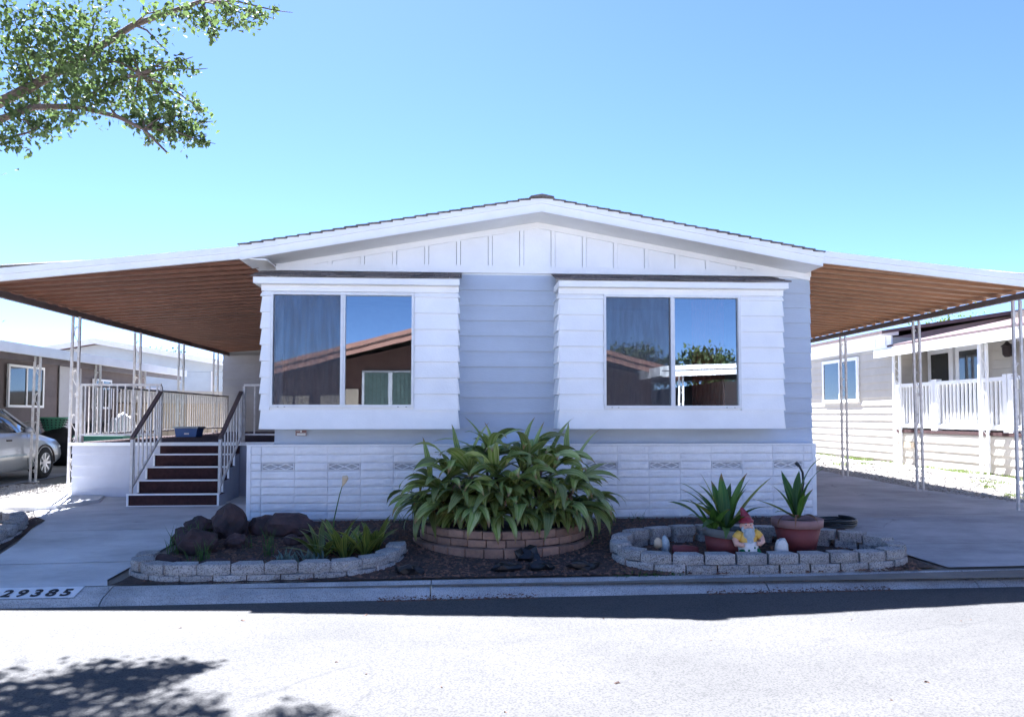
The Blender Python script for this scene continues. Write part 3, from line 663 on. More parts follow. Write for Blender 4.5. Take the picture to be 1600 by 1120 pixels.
rail_run(deck, (-5.95, DY0+.14), (-5.95, DY1-.3), DZ, DZ, 52, m_rust)
rail_run(deck, (-3.44, DY0+.06), (-2.45, DY0+.06), DZ, DZ, 3, m_rust)
rail_run(deck, (-4.70, 11.34), (-4.70, DY0+.0), .235, DZ+.0, 7, m_rail, .79, .08, capw=.055)
rail_run(deck, (-3.47, 11.34), (-3.47, DY0+.0), .235, DZ+.0, 7, m_rail, .79, .08, capw=.055)
shed = thing('storage_room', 'grey lap-sided storage room at the far end of the deck', 'shed', (-4.3, 21.5, gz(21)))
part('shed_core', MB().box(-6.2, XL-.04, 20.47, 23.3, 0, 3.1), m_grey_sid, shed)
lap_wall(shed, (-6.22, 20.47), (XL-.05, 20.47), .1, 3.0, m_grey_sid, .2); lap_wall(shed, (-6.2, 23.3), (-6.2, 20.45), .1, 3.0, m_grey_sid, .2)
part('shed_roof', MB().box(-6.35, XL-.06, 20.36, 23.4, 3.101, 3.2), m_white, shed)
tub = thing('storage_tub', 'blue plastic storage tub with pale lid on the deck', 'tub', (-5.35, 15.6, DZ))
part('tub_body', MB().prism([(-5.56,DZ+.002),(-5.18,DZ+.002),(-5.15,DZ+.17),(-5.59,DZ+.17)], 15.4, 15.78, 'y'), m_bluepl, tub); part('tub_lid', MB().box(-5.61,-5.13,15.37,15.81,DZ+.171,DZ+.20), m_gbeard, tub)
part('tub_label', MB().box(-5.4,-5.31,15.392,15.399,DZ+.05,DZ+.08), m_num_w, tub)
# concrete pad by the first post
pad = thing('concrete_pad', 'broken sunlit concrete slab at the foot of the awning post', 'slab', (-5.95, 11.6, .05))
part('slab', MB().prism([(-6.75,11.15),(-6.2,10.72),(-5.55,11.0),(-5.3,11.7),(-5.5,12.3),(-6.3,12.9),(-6.7,12.3)], .0, .12, 'z'), m_conc, pad)

# ------------------------------------------------------------------ retaining-block planters
def rblock(seed):
    w, d, h = .298, .19, .098; nx, nz = 6, 4; vs = []; fs = []; rnd = random.Random(seed)
    def sx(x, y): return x*(1-.28*(y/d))
    for j in range(nz+1):
        for i in range(nx+1):
            u = i/nx*2-1; x = u*w/2; z = h*j/nz
            y = .03*u*u*abs(u) + .010*mnoise.noise(Vector((x*22+seed*3, z*30, seed))) + .006*mnoise.noise(Vector((x*60, z*70, seed+8)))
            if j in (0, nz): y += .007
            if j == nz: z -= .003*rnd.random()
            vs.append((x, y, z))
    for j in range(nz):
        for i in range(nx): k = j*(nx+1)+i; fs.append((k, k+1, k+nx+2, k+nx+1))
    b = len(vs); vs += [(-w*.36, d, 0), (w*.36, d, 0), (w*.36, d, h), (-w*.36, d, h)]
    top = [nz*(nx+1)+i for i in range(nx+1)]; bot = list(range(nx+1)); lf = [j*(nx+1) for j in range(nz+1)]; rt = [j*(nx+1)+nx for j in range(nz+1)]
    fs += [tuple(top+[b+2, b+3]), tuple(bot[::-1]+[b, b+1]), tuple(rt[::-1]+[b+2, b+1][:0] + []) if False else (b, b+3, b+2, b+1)]
    fs += [tuple([rt[k] for k in range(nz+1)][::-1] + [b+1, b+2][::1]) if False else tuple(rt + [b+2, b+1]), tuple(lf[::-1] + [b, b+3])]
    me = MB().add(vs, fs).mesh('wall_block', m_block)
    bm = bmesh.new(); bm.from_mesh(me); bmesh.ops.recalc_face_normals(bm, faces=bm.faces); bm.to_mesh(me); bm.free()
    return me
rbm = [rblock(s) for s in range(6)]
def along(path, step, closed=False, start=0.):
    P = [Vector((p[0], p[1])) for p in path]
    if closed: P.append(P[0])
    segs = []; tot = 0
    for a, b in zip(P, P[1:]): segs.append((tot, a, b)); tot += (b-a).length
    n = int((tot-start)/step); out = []
    st = (tot-start)/max(n, 1) if closed else step
    for i in range(n if closed else n+1):
        s = start+i*st
        for (t0, a, b) in segs:
            l = (b-a).length
            if t0 <= s <= t0+l+1e-6: d = (b-a).normalized(); out.append((a+d*(s-t0), math.atan2(d.y, d.x))); break
    return out
def smooth_path(p, closed=False, it=2):
    for _ in range(it):
        q = []; n = len(p)
        for i in range(n if closed else n-1):
            a, b = p[i], p[(i+1) % n]; q += [(a[0]*.75+b[0]*.25, a[1]*.75+b[1]*.25), (a[0]*.25+b[0]*.75, a[1]*.25+b[1]*.75)]
        if not closed: q = [p[0]] + q + [p[-1]]
        p = q
    return p
def block_planter(label, path, courses, closed, topz, seed):
    root = thing('block_planter', label, 'planter', (sum(p[0] for p in path)/len(path), sum(p[1] for p in path)/len(path), -.15), 'grey block planters')
    rnd = random.Random(seed); p = smooth_path(path, closed)
    for c in range(courses):
        for i, (q, a) in enumerate(along(p, .308, closed, .02 + (.15 if (c % 2) else 0))):
            z = topz(q.x, q.y) - .1*(c+1) + rnd.uniform(-.003, .003)
            if z+.1 < gz(q.y)+.01: continue
            off = -.012*c
            M = T(q.x - math.sin(a)*0 + math.sin(a)*off*-1, q.y - math.cos(a)*off*-1, z, a + rnd.uniform(-.035, .035))
            put('wall_block', rnd.choice(rbm), root, M)
    return root
block_planter('grey block edging curving around boulders and clivia in the left garden bed', [(-3.22,7.95),(-3.18,7.62),(-2.88,7.40),(-2.46,7.37),(-1.61,7.39),(-1.0,7.48),(-.68,7.74),(-.58,8.15),(-.57,8.4)], 2, False, lambda x, y: -.035 + .06*max(0, y-7.45), 3)
block_planter('closed oval of grey blocks holding the potted plants and gnome', [(1.55,8.15),(1.58,7.8),(1.78,7.54),(2.2,7.43),(2.8,7.41),(3.5,7.42),(4.15,7.47),(4.55,7.62),(4.66,7.88),(4.55,8.2),(4.2,8.45),(3.5,8.65),(2.8,8.74),(2.2,8.68),(1.75,8.48)], 2, True, lambda x, y: -.01 + .10*max(0, y-7.5), 4)
block_planter('grey block edging with strap-leaf plant at the left edge of the walkway', [(-6.3,7.72),(-5.4,7.9),(-5.0,8.4),(-4.98,9.0),(-5.2,9.75),(-5.6,10.05),(-6.3,10.0)], 2, False, lambda x, y: .0 + .075*(y-7.6), 5)
# soil in left-edge planter
sheet('garden_bed', densify([(7.5,-7.5,-4.72),(8.0,-7.5,-4.78),(9.0,-7.5,-4.95),(9.95,-7.5,-5.15),(10.25,-7.5,-5.4)], .3), m_soil, .004, 'small dark soil bed at the left edge of the walkway')
# brick planter
bp = thing('brick_planter', 'curved brown brick planter under the big strap-leaf plant', 'planter', (.48, 8.95, -.05))
brm = []
for k in range(3):
    mb = MB(); l, h, d = .196, .062, .09
    mb.box(-l/2, l/2, 0, d, 0, h); me = mb.mesh('brick', m_brick); bm = bmesh.new(); bm.from_mesh(me); bmesh.ops.bevel(bm, geom=bm.edges[:], offset=.005, segments=1, affect='EDGES')
    for v in bm.verts: v.co += Vector((mnoise.noise(v.co*30+Vector((k*5,0,0))), mnoise.noise(v.co*25+Vector((0,k*4,0))), mnoise.noise(v.co*25+Vector((0,0,k*3)))))*.004
    bm.to_mesh(me); bm.free(); brm.append(me)
def arc_bricks(cx, cy, rx, ry, z, h, off, flat):
    n = 400; pts = [(cx+rx*math.cos(math.pi+math.pi*t/n), cy+ry*math.sin(math.pi+math.pi*t/n)) for t in range(n+1)]
    for i, (q, a) in enumerate(along(pts, .206, False, off)):
        s = Matrix.Diagonal((1, 1, h/.062, 1))
        put('brick', random.choice(brm), bp, T(q.x, q.y, z+random.uniform(-.003, .003), a+random.uniform(-.03, .03)) @ s)
arc_bricks(.48, 8.95, 1.04, .98, -.13, .10, .0, 0); arc_bricks(.48, 8.97, .95, .90, -.03, .076, .1, 0); arc_bricks(.48, 8.98, .93, .885, .05, .08, .03, 0)
n = 30; vs = [(.48, 8.95, .10)] + [(.48+.9*math.cos(math.pi+math.pi*t/n), 8.98+.85*math.sin(math.pi+math.pi*t/n), .10) for t in range(n+1)] 
part('planter_soil', MB().add(vs, [(0, i, i+1) for i in range(1, n+1)]), m_soil, bp)

# ------------------------------------------------------------------ plants
def strap(L, W, droop, lift, twist, seed, fold=.28, n=9):
    """arching strap leaf growing along +x from origin; lift = start angle, droop = bend"""
    rnd = random.Random(seed); mb = MB(); vs = []; fs = []; x = z = y = 0.; a = lift
    for i in range(n+1):
        t = i/n; w = W*(.35+.65*math.sin(min(1, t*1.9+.15)*math.pi/2))*(1-max(0, t-.45)**1.6/.40) if t < 1 else .001
        w = max(w, .0015); tw = twist*t; k = fold*(1-.5*t)
        for u, off in ((-1, 0), (-.5, 0), (0, 0), (.5, 0), (1, 0)):
            dy = u*w/2; dz = abs(u)*w/2*k
            vs.append((x - math.sin(a)*(dz*math.cos(tw)-dy*math.sin(tw)), y + dy*math.cos(tw)+dz*math.sin(tw), z + math.cos(a)*(dz*math.cos(tw) + dy*math.sin(tw))))
            mb.uv[len(vs)-1] = (u*.5+.5, t)
        s = L/n; x += math.cos(a)*s; z += math.sin(a)*s; y += rnd.uniform(-.02, .02)*L*.5
        a -= droop*(.35+1.3*t)/n
    for i in range(n):
        for k in range(4): b = i*5+k; fs.append((b, b+1, b+6, b+5))
    return mb.add(vs, fs)
def strap_set(name, m, specs): return [strap(*s).mesh(name, m, True) for s in specs]
big = [strap(.50+.035*(i % 7), .11+.012*(i % 4), 1.6+.2*(i % 6), 1.0+.14*(i % 3), (-.5,.4,-.2,.6)[i % 4], i).mesh('leaf', m_leaf, True) for i in range(18)]
spear = [strap(.52+.06*i, .075, .30+.15*i, 1.35-.08*i, .3-.25*i, 40+i).mesh('leaf', m_leaf, True) for i in range(4)]
deadm = [strap(.38, .035, 2.6, .5, .9, 60+i).mesh('dead_leaf', m_dead, True) for i in range(3)]
plant = thing('strap_leaf_plant', 'huge clump of arching variegated strap leaves in the brick planter', 'plant', (.48, 8.7, .1))
rnd = random.Random(21); heads = []
for (el, n, k0) in ((.14,10,0),(.48,8,.5),(.88,6,.2),(1.25,4,.5)):
    for i in range(n):
        az = math.pi*(1.02 + .96*(i+.5+rnd.uniform(-.25,.25))/n) if el < 1 else math.pi*2*(i+k0)/n
        e = el+rnd.uniform(-.1,.1)
        heads.append((Vector((0.50+.93*math.cos(e)*math.cos(az), 8.92+.52*math.cos(e)*math.sin(az), .22+.62*math.sin(e))), e))
nl = 0
for hi, (h, e) in enumerate(heads):
    base = Vector((.48+(h.x-.48)*.7, 8.88+(h.y-8.88)*.6, .08))
    part('stem', MB().tube([base, base.lerp(h, .5)+Vector((0,0,.04)), h], [.022,.018,.016], 6), m_bark, plant)
    out = math.atan2(h.y-9.0, (h.x-.5)*.8)
    k = 10
    for i in range(k):
        sp = math.pi*(1.25 if e < 1 else 2)
        a = out + ((i+.5)/k-.5)*sp + rnd.uniform(-.25, .25); sc = rnd.uniform(.75, 1.12)
        M = Matrix.Translation(h) @ Matrix.Rotation(a, 4, 'Z') @ Matrix.Rotation(rnd.uniform(-.3, .5) + (.65 if e < .3 else (.4 if e < .65 else .1)), 4, 'Y') @ Matrix.Rotation(rnd.uniform(-.5, .5), 4, 'X') @ Matrix.Scale(sc, 4)
        put('leaf', rnd.choice(big), plant, M); nl += 1
    if rnd.random() < .4:
        put('dead_leaf', rnd.choice(deadm), plant, Matrix.Translation(h - Vector((0,0,.1))) @ Matrix.Rotation(out+rnd.uniform(-1, 1), 4, 'Z'))
im = MB()
for i in range(260):
    e = rnd.uniform(.1, 1.2); az = math.pi*(1 + rnd.random()); rr = rnd.uniform(.55, .85)
    h = Vector((.5+.93*rr*math.cos(e)*math.cos(az), 8.92+.5*rr*math.cos(e)*math.sin(az), .16+.60*rr*math.sin(e)))
    st = strap(.5, .10, rnd.uniform(1.5,2.6), .8, rnd.uniform(-.5,.5), 200+i, .28, 6)
    M = Matrix.Translation(h) @ Matrix.Rotation(az+rnd.uniform(-1.3,1.3), 4, 'Z') @ Matrix.Rotation(rnd.uniform(.1,.9), 4, 'Y')
    b0 = len(im.v)
    for k, v in st.uv.items(): im.uv[b0+k] = v
    im.add([M @ Vector(v) for v in st.v], st.f)
il = part('inner_leaves', im, m_leaf, plant, True); il['kind'] = 'stuff'
for (x, y, z, a, b, k) in [(-.02,8.75,.76,2.2,.0,0),(.06,8.75,.78,.5,.1,1),(.36,8.75,.76,2.6,-.1,3),(.42,8.8,.80,2.4,.1,0),(.78,8.8,.76,.7,.0,1),(.66,8.9,.80,.9,.0,2),(1.2,8.85,.78,1.2,0,0),(1.25,8.8,.70,.3,.1,2),(-.35,8.8,.58,2.0,0,1),(1.0,9.0,.80,.6,0,3)]:
    put('leaf', spear[k], plant, Matrix.Translation((x, y, z)) @ Matrix.Rotation(a, 4, 'Z') @ Matrix.Rotation(b, 4, 'Y'))

def rosette(root, c, leaves, n, spread, rng, tilt=(-.3,.3), scale=(.8,1.15), name='leaf'):
    for i in range(n):
        a = i*2.4 + rng.uniform(-.3, .3); r = spread*math.sqrt(rng.random())
        M = Matrix.Translation((c[0]+r*math.cos(a), c[1]+r*math.sin(a), c[2])) @ Matrix.Rotation(a, 4, 'Z') @ Matrix.Rotation(rng.uniform(*tilt), 4, 'Y') @ Matrix.Rotation(rng.uniform(-.25,.25), 4, 'X') @ Matrix.Scale(rng.uniform(*scale), 4)
        put(name, rng.choice(leaves), root, M)
cl = [strap(.30+.02*i, .055, .7+.2*(i % 3), 1.15-.06*i, .2, 80+i).mesh('leaf', m_leaf3, True) for i in range(5)]
cli = thing('clivia_plant', 'yellow-green clivia clump behind the left block edging', 'plant', (-1.28, 8.2, gz(8.2)))
rg = random.Random(9)
for (x, y) in ((-1.45,8.15),(-1.2,8.1),(-1.0,8.2),(-1.3,8.35),(-.92,8.35)): rosette(cli, (x, y, gz(y)), cl, 13, .06, rg, (-.3,.5), (1.0,1.4))
fl = thing('calla_flower', 'faded orange flower on a tall thin stalk above the clivia', 'flower', (-1.35, 8.25, gz(8.25)))
part('stalk', MB().tube([(-1.36,8.25,-.1),(-1.34,8.25,.25),(-1.28,8.24,.52),(-1.25,8.23,.62)], [.008,.007,.006,.005], 6), m_grass, fl)
part('bloom', MB().tube([(-1.25,8.23,.61),(-1.235,8.23,.65),(-1.22,8.225,.70),(-1.20,8.22,.72)], [.008,.022,.036,.004], 8), m_beige, fl)
suc = thing('grey_leaf_plant', 'low grey-green spiky plants in front of the clivia', 'plant', (-1.75, 7.9, gz(7.9)))
sl = [strap(.13+.02*i, .022, .3, 1.1, .1, 90+i).mesh('leaf', m_succ, True) for i in range(3)]
for _ in range(11):
    x, y = rg.uniform(-2.0,-1.4), rg.uniform(7.7, 8.05); rosette(suc, (x, y, gz(y)), sl, 8, .03, rg, (-.2,.7))
tufts('grass_tufts', 'tall thin grass sprouting between the boulders at left', [(-2.62,7.85,.07),(-2.55,7.9,.05),(-2.75,8.4,.08),(-2.0,8.2,.06),(-3.0,8.3,.1),(-2.9,8.6,.12)], 22, .30, .004, m_grass, 12)
tufts('grass_tufts', 'thin weeds along the skirting and block ring', [(1.75,9.5,.1),(2.2,9.55,.1),(-.3,9.5,.15),(-2.3,8.5,.1),(4.5,8.1,.06),(1.45,8.6,.15),(-.75,9.55,.1)], 14, .16, .003, m_grass, 13)
tufts('grass_tufts', 'low moss and weeds at the curb by the oval block ring', [(1.5+.1*i, 7.43, .08) for i in range(7)], 20, .035, .004, m_grass, 14)
lp = thing('strap_leaf_plant', 'partly seen strap-leaf plant at the left edge of the photo', 'plant', (-5.75, 9.0, .05))
for (x, y) in ((-5.7,8.9),(-5.95,9.2),(-5.6,8.6)): rosette(lp, (x, y, .05), cl, 12, .05, rg, (-.1,.5), (1.2,1.6))

# pots
def pot(label, c, r0, r1, h, rimm, bodym, tilt=0.):
    root = thing('plant_pot', label, 'pot', c)
    M = Matrix.Translation(c) @ Matrix.Rotation(tilt, 4, 'Y')
    put('pot_body', MB().lathe([(.001,0),(r0,0),(r1*.96,h-.07),(r1*.9,h-.07),(r1*.88,h-.06)], n=32).mesh('pot_body', bodym, True), root, M)
    put('pot_rim', MB().lathe([(r1*.95,h-.085),(r1*1.04,h-.085),(r1*1.06,h-.005),(r1*1.03,h),(r1*.96,h-.002),(r1*.92,h-.05)], n=32).mesh('pot_rim', rimm, True), root, M)
    put('pot_soil', MB().lathe([(.001,h-.04),(r1*.93,h-.045)], n=24).mesh('pot_soil', m_soil), root, M)
    return root
pot('dark red bowl pot with grey rim behind the gnome', (2.78, 7.98, -.10), .20, .25, .27, m_greyrim, m_terra, .07)
pot('tall clay-red pot with faded pink rim at the right', (3.57, 8.02, -.10), .175, .25, .36, m_rim, m_terra)
pl1 = thing('potted_strap_plant', 'spiky green plant with yellow-edged leaves in the dark red bowl', 'plant', (2.8, 8.08, .09))
l2 = [strap(.44+.03*i, .088, .45+.18*i, 1.15-.07*i, .3-.2*i, 100+i, .35).mesh('leaf', m_leafd, True) for i in range(5)]
l2y = [strap(.50, .088, .35, 1.0, .3, 120+i, .35).mesh('leaf', m_leaf2, True) for i in range(2)]
def leafset(root, c, specs):
    for (ms, k, az, pitch, s) in specs: put('leaf', ms[k], root, Matrix.Translation(c) @ Matrix.Rotation(R(az), 4, 'Z') @ Matrix.Translation((.03,0,0)) @ Matrix.Rotation(-R(pitch), 4, 'Y') @ Matrix.Scale(s*1.3, 4))
leafset(pl1, (2.78, 7.98, .14), [(l2,0,80,12,1.1),(l2,0,20,8,1.15),(l2,1,100,10,.95),(l2,0,-30,10,1.05),(l2,2,170,0,1.),(l2,3,200,-6,1.),(l2,4,230,-20,.9),(l2,2,-60,-12,.9),(l2,1,140,0,.8),(l2,3,185,10,1.05),(l2,4,250,-30,.8),(l2,2,-80,-20,.8),(l2,1,0,15,.8),
    (l2y,0,165,18,1.0),(l2y,1,-8,0,1.12),(l2y,0,205,-15,.9),(l2,4,215,5,.8),(l2,3,150,25,.8),(l2,1,60,10,.9)])
leafset(pl1, (2.62, 7.92, .14), [(l2,2,190,10,.7),(l2,3,220,-10,.7),(l2,4,160,5,.75),(l2,1,250,0,.6),(l2,2,280,-5,.7)])
put('dead_leaf', deadm[0], pl1, Matrix.Translation((2.62,7.95,.12)) @ Matrix.Rotation(R(200), 4, 'Z') @ Matrix.Scale(.8, 4))
pl2 = thing('potted_strap_plant', 'sparse drooping plant with dead stalks in the tall clay-red pot', 'plant', (3.57, 8.02, .22))
leafset(pl2, (3.57, 8.02, .26), [(l2,0,100,5,.95),(l2,1,60,12,.9),(l2,0,150,14,.75),(l2,4,-5,32,.9),(l2,2,180,10,.7),(l2,3,-90,20,.5),(l2,1,20,5,.6),(l2,4,-10,40,1.0),(l2,2,-150,-30,.55),(l2y,0,190,-28,.85)])
for a in (200, 240, 290): put('dead_leaf', deadm[a % 3], pl2, Matrix.Translation((3.55,7.95,.27)) @ Matrix.Rotation(R(a), 4, 'Z') @ Matrix.Scale(.95, 4))
hs = thing('hose', 'black hose end standing up behind the tall clay-red pot', 'hose', (3.75, 8.3, 0))
part('pipe', MB().tube([(3.72,8.35,-.05),(3.73,8.33,.3),(3.78,8.32,.6),(3.77,8.31,.72),(3.73,8.3,.79),(3.71,8.3,.81)], .013, 8), m_hose, hs); part('nozzle', MB().tube([(3.725,8.3,.795),(3.69,8.3,.83)], .02, 8), m_hose, hs)
coil = thing('hose_coil', 'black garden hose coiled on the driveway behind the tall pot', 'hose', (4.45, 9.1, gz(9.1)))
pts = [(4.4+(.34+.03*math.sin(t*2.1))*math.cos(t), 9.1+(.27+.03*math.sin(t*1.7))*math.sin(t), gz(9.1)+.02+.012*(t/3.14)+.01*math.sin(t*3)) for t in [i*.2 for i in range(130)]]
part('hose_loop', MB().tube(pts, .014, 6), m_hose, coil, True)
# rocks
def rock(label, c, r, seed):
    mb = MB(); bm = bmesh.new(); bmesh.ops.create_icosphere(bm, subdivisions=3, radius=1); vs = []
    for v in bm.verts:
        p = v.co; d = 1 + .28*mnoise.noise(p*1.3+Vector((seed*5, 0, seed))) + .14*mnoise.noise(p*3.1+Vector((seed, 4, 0))) + .06*mnoise.noise(p*7+Vector((0, seed, 0)))
        d = d - .22*max(0, mnoise.noise(p*1.8+Vector((9, seed, 2)))) + .05*mnoise.cell(p*3+Vector((seed,1,2)))
        vs.append((c[0]+p.x*r[0]*d, c[1]+p.y*r[1]*d, c[2]+p.z*r[2]*d))
    mb.add(vs, [tuple(v.index for v in f.verts) for f in bm.faces]); bm.free()
    tag(part('boulder', mb, m_rock, None), label, 'rock', 'volcanic boulders in the left bed')
rock('tallest dark boulder standing by the corner of the skirting', (-2.62,8.95,.12), (0.200,0.176,0.216), 1)
rock('rounded boulder in front of the tallest boulder', (-2.78,8.35,.0), (0.200,0.160,0.160), 2)
rock('wide reddish boulder close against the skirting beside the clivia', (-1.98,9.05,.08), (0.272,0.176,0.152), 3)
rock('dark boulder between the tallest and the reddish boulder', (-2.28,9.15,.06), (0.176,0.160,0.136), 4)
rock('low flat boulder just behind the block edging at left', (-2.35,7.72,-.16), (0.240,0.128,0.112), 5)
rock('small boulder at the left end by the walkway', (-2.98,7.95,-.14), (0.168,0.136,0.104), 6)
rock('flat topped boulder behind the grass nearest the walkway', (-3.0,8.75,.0), (0.176,0.160,0.128), 7)
rock('fist-sized dark rock beside the low flat boulder', (-2.05,7.75,-.14), (.12,.10,.09), 8)
rock('small dark rock in front of the tallest boulder', (-2.42,8.55,-.02), (.14,.11,.10), 9)
rock('dark rock at the back left next to the steps', (-3.0,9.15,.06), (.17,.14,.13), 10)
rock('little reddish rock under the wide reddish boulder', (-1.85,8.65,-.03), (.11,.10,.08), 11)
for i, (x, y, l) in enumerate([(.45,7.6,'left scrap of black plastic on the mulch'),(.78,7.62,'crumpled scrap of black plastic in the mulch middle'),(.68,7.95,'upright scrap of black plastic against the brick planter'),(1.2,7.62,'right scrap of black plastic on the mulch'),(-.5,7.55,'black plastic scrap at the end of the left block edging')]):
    mb = MB().blob((x, y, gz(y)+.03), (.14,.08,.055 if i != 2 else .1), 2, .6, 2.2, i+3); tag(part('plastic_scrap', mb, m_blackpl, None), l, 'plastic', 'black plastic scraps')
# fallen pot / log with small figures
log = thing('clay_log', 'dull red clay log lying beside the bowl pot', 'ornament', (2.35,8.0,-.1)); part('log_body', MB().tube([(2.2,7.95,-.05),(2.34,7.94,-.05),(2.46,7.93,-.06)], [.05,.055,.045], 10), m_terra, log, True)
fg = thing('stone_figurine', 'little grey and brown figurine at the end of the clay log', 'figurine', (2.12,7.98,-.1))
part('body', MB().blob((2.13,7.97,.0), (.045,.04,.09), 2, .3, 3, 1), m_gbeard, fg, True); part('head', MB().blob((2.05,7.97,.02), (.045,.04,.06), 2, .35, 3, 2), m_beige, fg, True)
wf = thing('white_figurine', 'small chipped white figurine in front of the tall pot', 'figurine', (3.28,7.75,-.1))
part('body', MB().lathe([(.001,-.12),(.068,-.12),(.07,-.02),(.06,.04),(.045,.075),(.001,.09)], (3.28,7.75,.0), 16, 1, .8), m_gwht, wf, True)
part('hood', MB().tube([(3.23,7.74,-.05),(3.235,7.735,.03),(3.265,7.73,.085),(3.30,7.73,.085),(3.33,7.735,.03),(3.335,7.74,-.03)], .014, 6), m_gbeard, wf, True)
# gnome
gn = thing('garden_gnome', 'bearded garden gnome with red pointed hat leaning in front of the bowl pot', 'gnome', (2.93,7.72,-.12))
GM = Matrix.Translation((2.93,7.72,-.13)) @ Matrix.Rotation(R(-4), 4, 'Y') @ Matrix.Scale(1.06, 4)
def gp(name, mb, m, s=True): return put(name, mb.mesh(name, m, s), gn, GM)
gp('trousers', MB().lathe([(.001,0),(.085,0),(.09,.04),(.085,.11),(.07,.13),(.001,.135)], n=20, sy=.8).tube([(-.05,-.03,.1),(-.075,-.06,.05),(-.07,-.08,.0)], [.05,.048,.045], 10).tube([(.05,-.03,.1),(.07,-.06,.05),(.065,-.08,.0)], [.05,.048,.045], 10), m_ggrn)
gp('shirt', MB().lathe([(.07,.11),(.088,.15),(.092,.2),(.085,.25),(.06,.285),(.03,.30)], n=20, sy=.8), m_gyel)
gp('apron', MB().lathe([(.083,.05),(.093,.09),(.096,.15),(.085,.19),(.078,.19)], n=16, sy=.95).blob((0,-.05,.11), (.075,.05,.075), 2, .08, 3, 4), m_gwht)
gp('apron_print', MB().blob((-.03,-.098,.12), (.012,.006,.012), 1).blob((.025,-.096,.09), (.012,.006,.009), 1).blob((.03,-.095,.14), (.008,.006,.012), 1).blob((-.01,-.099,.08), (.01,.005,.006), 1), m_ggrn)
for s in (-1, 1):
    gp('arm', MB().tube([(s*.08,0,.265),(s*.125,-.015,.215),(s*.125,-.04,.18),(s*.09,-.07,.17),(s*.065,-.075,.175)], [.034,.034,.03,.024,.022], 10), m_gskin)
    gp('sleeve', MB().tube([(s*.065,0,.28),(s*.095,-.005,.25),(s*.118,-.012,.222)], [.035,.043,.041], 10), m_gyel)
gp('head', MB().blob((0,-.005,.34), (.058,.056,.062), 3, .04, 2, 3).blob((0,-.062,.335), (.014,.014,.013), 2, 0).blob((-.03,-.048,.325), (.018,.014,.014), 2, 0).blob((.03,-.048,.325), (.018,.014,.014), 2, 0).blob((-.058,0,.34), (.012,.016,.02), 2, 0).blob((.058,0,.34), (.012,.016,.02), 2, 0), m_gskin)
gp('eye', MB().blob((-.022,-.054,.352), (.007,.005,.006), 1, 0).blob((.022,-.054,.352), (.007,.005,.006), 1, 0), m_gdark)
gp('brow', MB().blob((-.023,-.055,.366), (.017,.006,.006), 1, 0).blob((.023,-.055,.366), (.017,.006,.006), 1, 0), m_gbeard)
gp('mouth', MB().blob((0,-.064,.308), (.014,.006,.005), 1, 0), m_gred)
gp('beard', MB().blob((0,-.055,.265), (.052,.034,.062), 3, .25, 5, 6).blob((0,-.062,.215), (.034,.026,.055), 3, .25, 5, 7).blob((-.045,-.03,.31), (.02,.022,.035), 2, .2).blob((.045,-.03,.31), (.02,.022,.035), 2, .2), m_gbeard)
gp('hat', MB().tube([(0,0,.372),(0,.002,.385),(-.006,.004,.43),(-.02,.004,.475),(-.034,.0,.505),(-.04,0,.515)], [.066,.062,.045,.028,.016,.004], 16), m_gred)
gp('hat_band', MB().lathe([(.060,.368),(.069,.37),(.069,.39),(.06,.393)], n=18), m_gred)
gp('trowel', MB().tube([(.09,-.07,.2),(.15,-.05,.165)], .006, 6), m_gdark)

# ------------------------------------------------------------------ street tree overhanging at upper left
tree = thing('street_tree', 'leafy tree reaching in over the street from the left', 'tree', (-6.9, 8.9, -.2))
rt = random.Random(31)
trunk = MB().tube([(-6.95,8.9,-.3),(-6.9,8.88,1.2),(-6.8,8.85,2.6),(-6.6,8.8,3.6),(-6.5,8.75,4.6),(-6.45,8.8,6.2),(-6.3,8.9,7.6)], [.2,.17,.15,.13,.1,.07,.03], 10)
part('trunk', trunk, m_bark, tree, True)
def branch(pts, r0): part('branch', MB().tube(pts, [r0*.72*(1-.8*i/(len(pts)-1)) for i in range(len(pts))], 7), m_bark, tree, True)
branch([(-6.6,8.8,3.5),(-5.6,8.75,4.55),(-4.75,8.7,5.0),(-4.2,8.7,5.35),(-3.7,8.75,5.75),(-3.0,8.85,6.1),(-2.5,9.0,6.3)], .10)
branch([(-6.6,8.8,3.4),(-5.6,8.65,4.35),(-4.7,8.6,4.72),(-4.2,8.55,4.72),(-3.75,8.5,4.6),(-3.45,8.45,4.45),(-3.2,8.45,4.2)], .07)
branch([(-6.6,8.8,3.0),(-5.6,8.6,3.85),(-5.0,8.5,4.3),(-4.6,8.45,4.4)], .06)
branch([(-4.2,8.55,4.72),(-3.9,8.5,4.95),(-3.5,8.45,5.05),(-3.2,8.45,5.15)], .03)
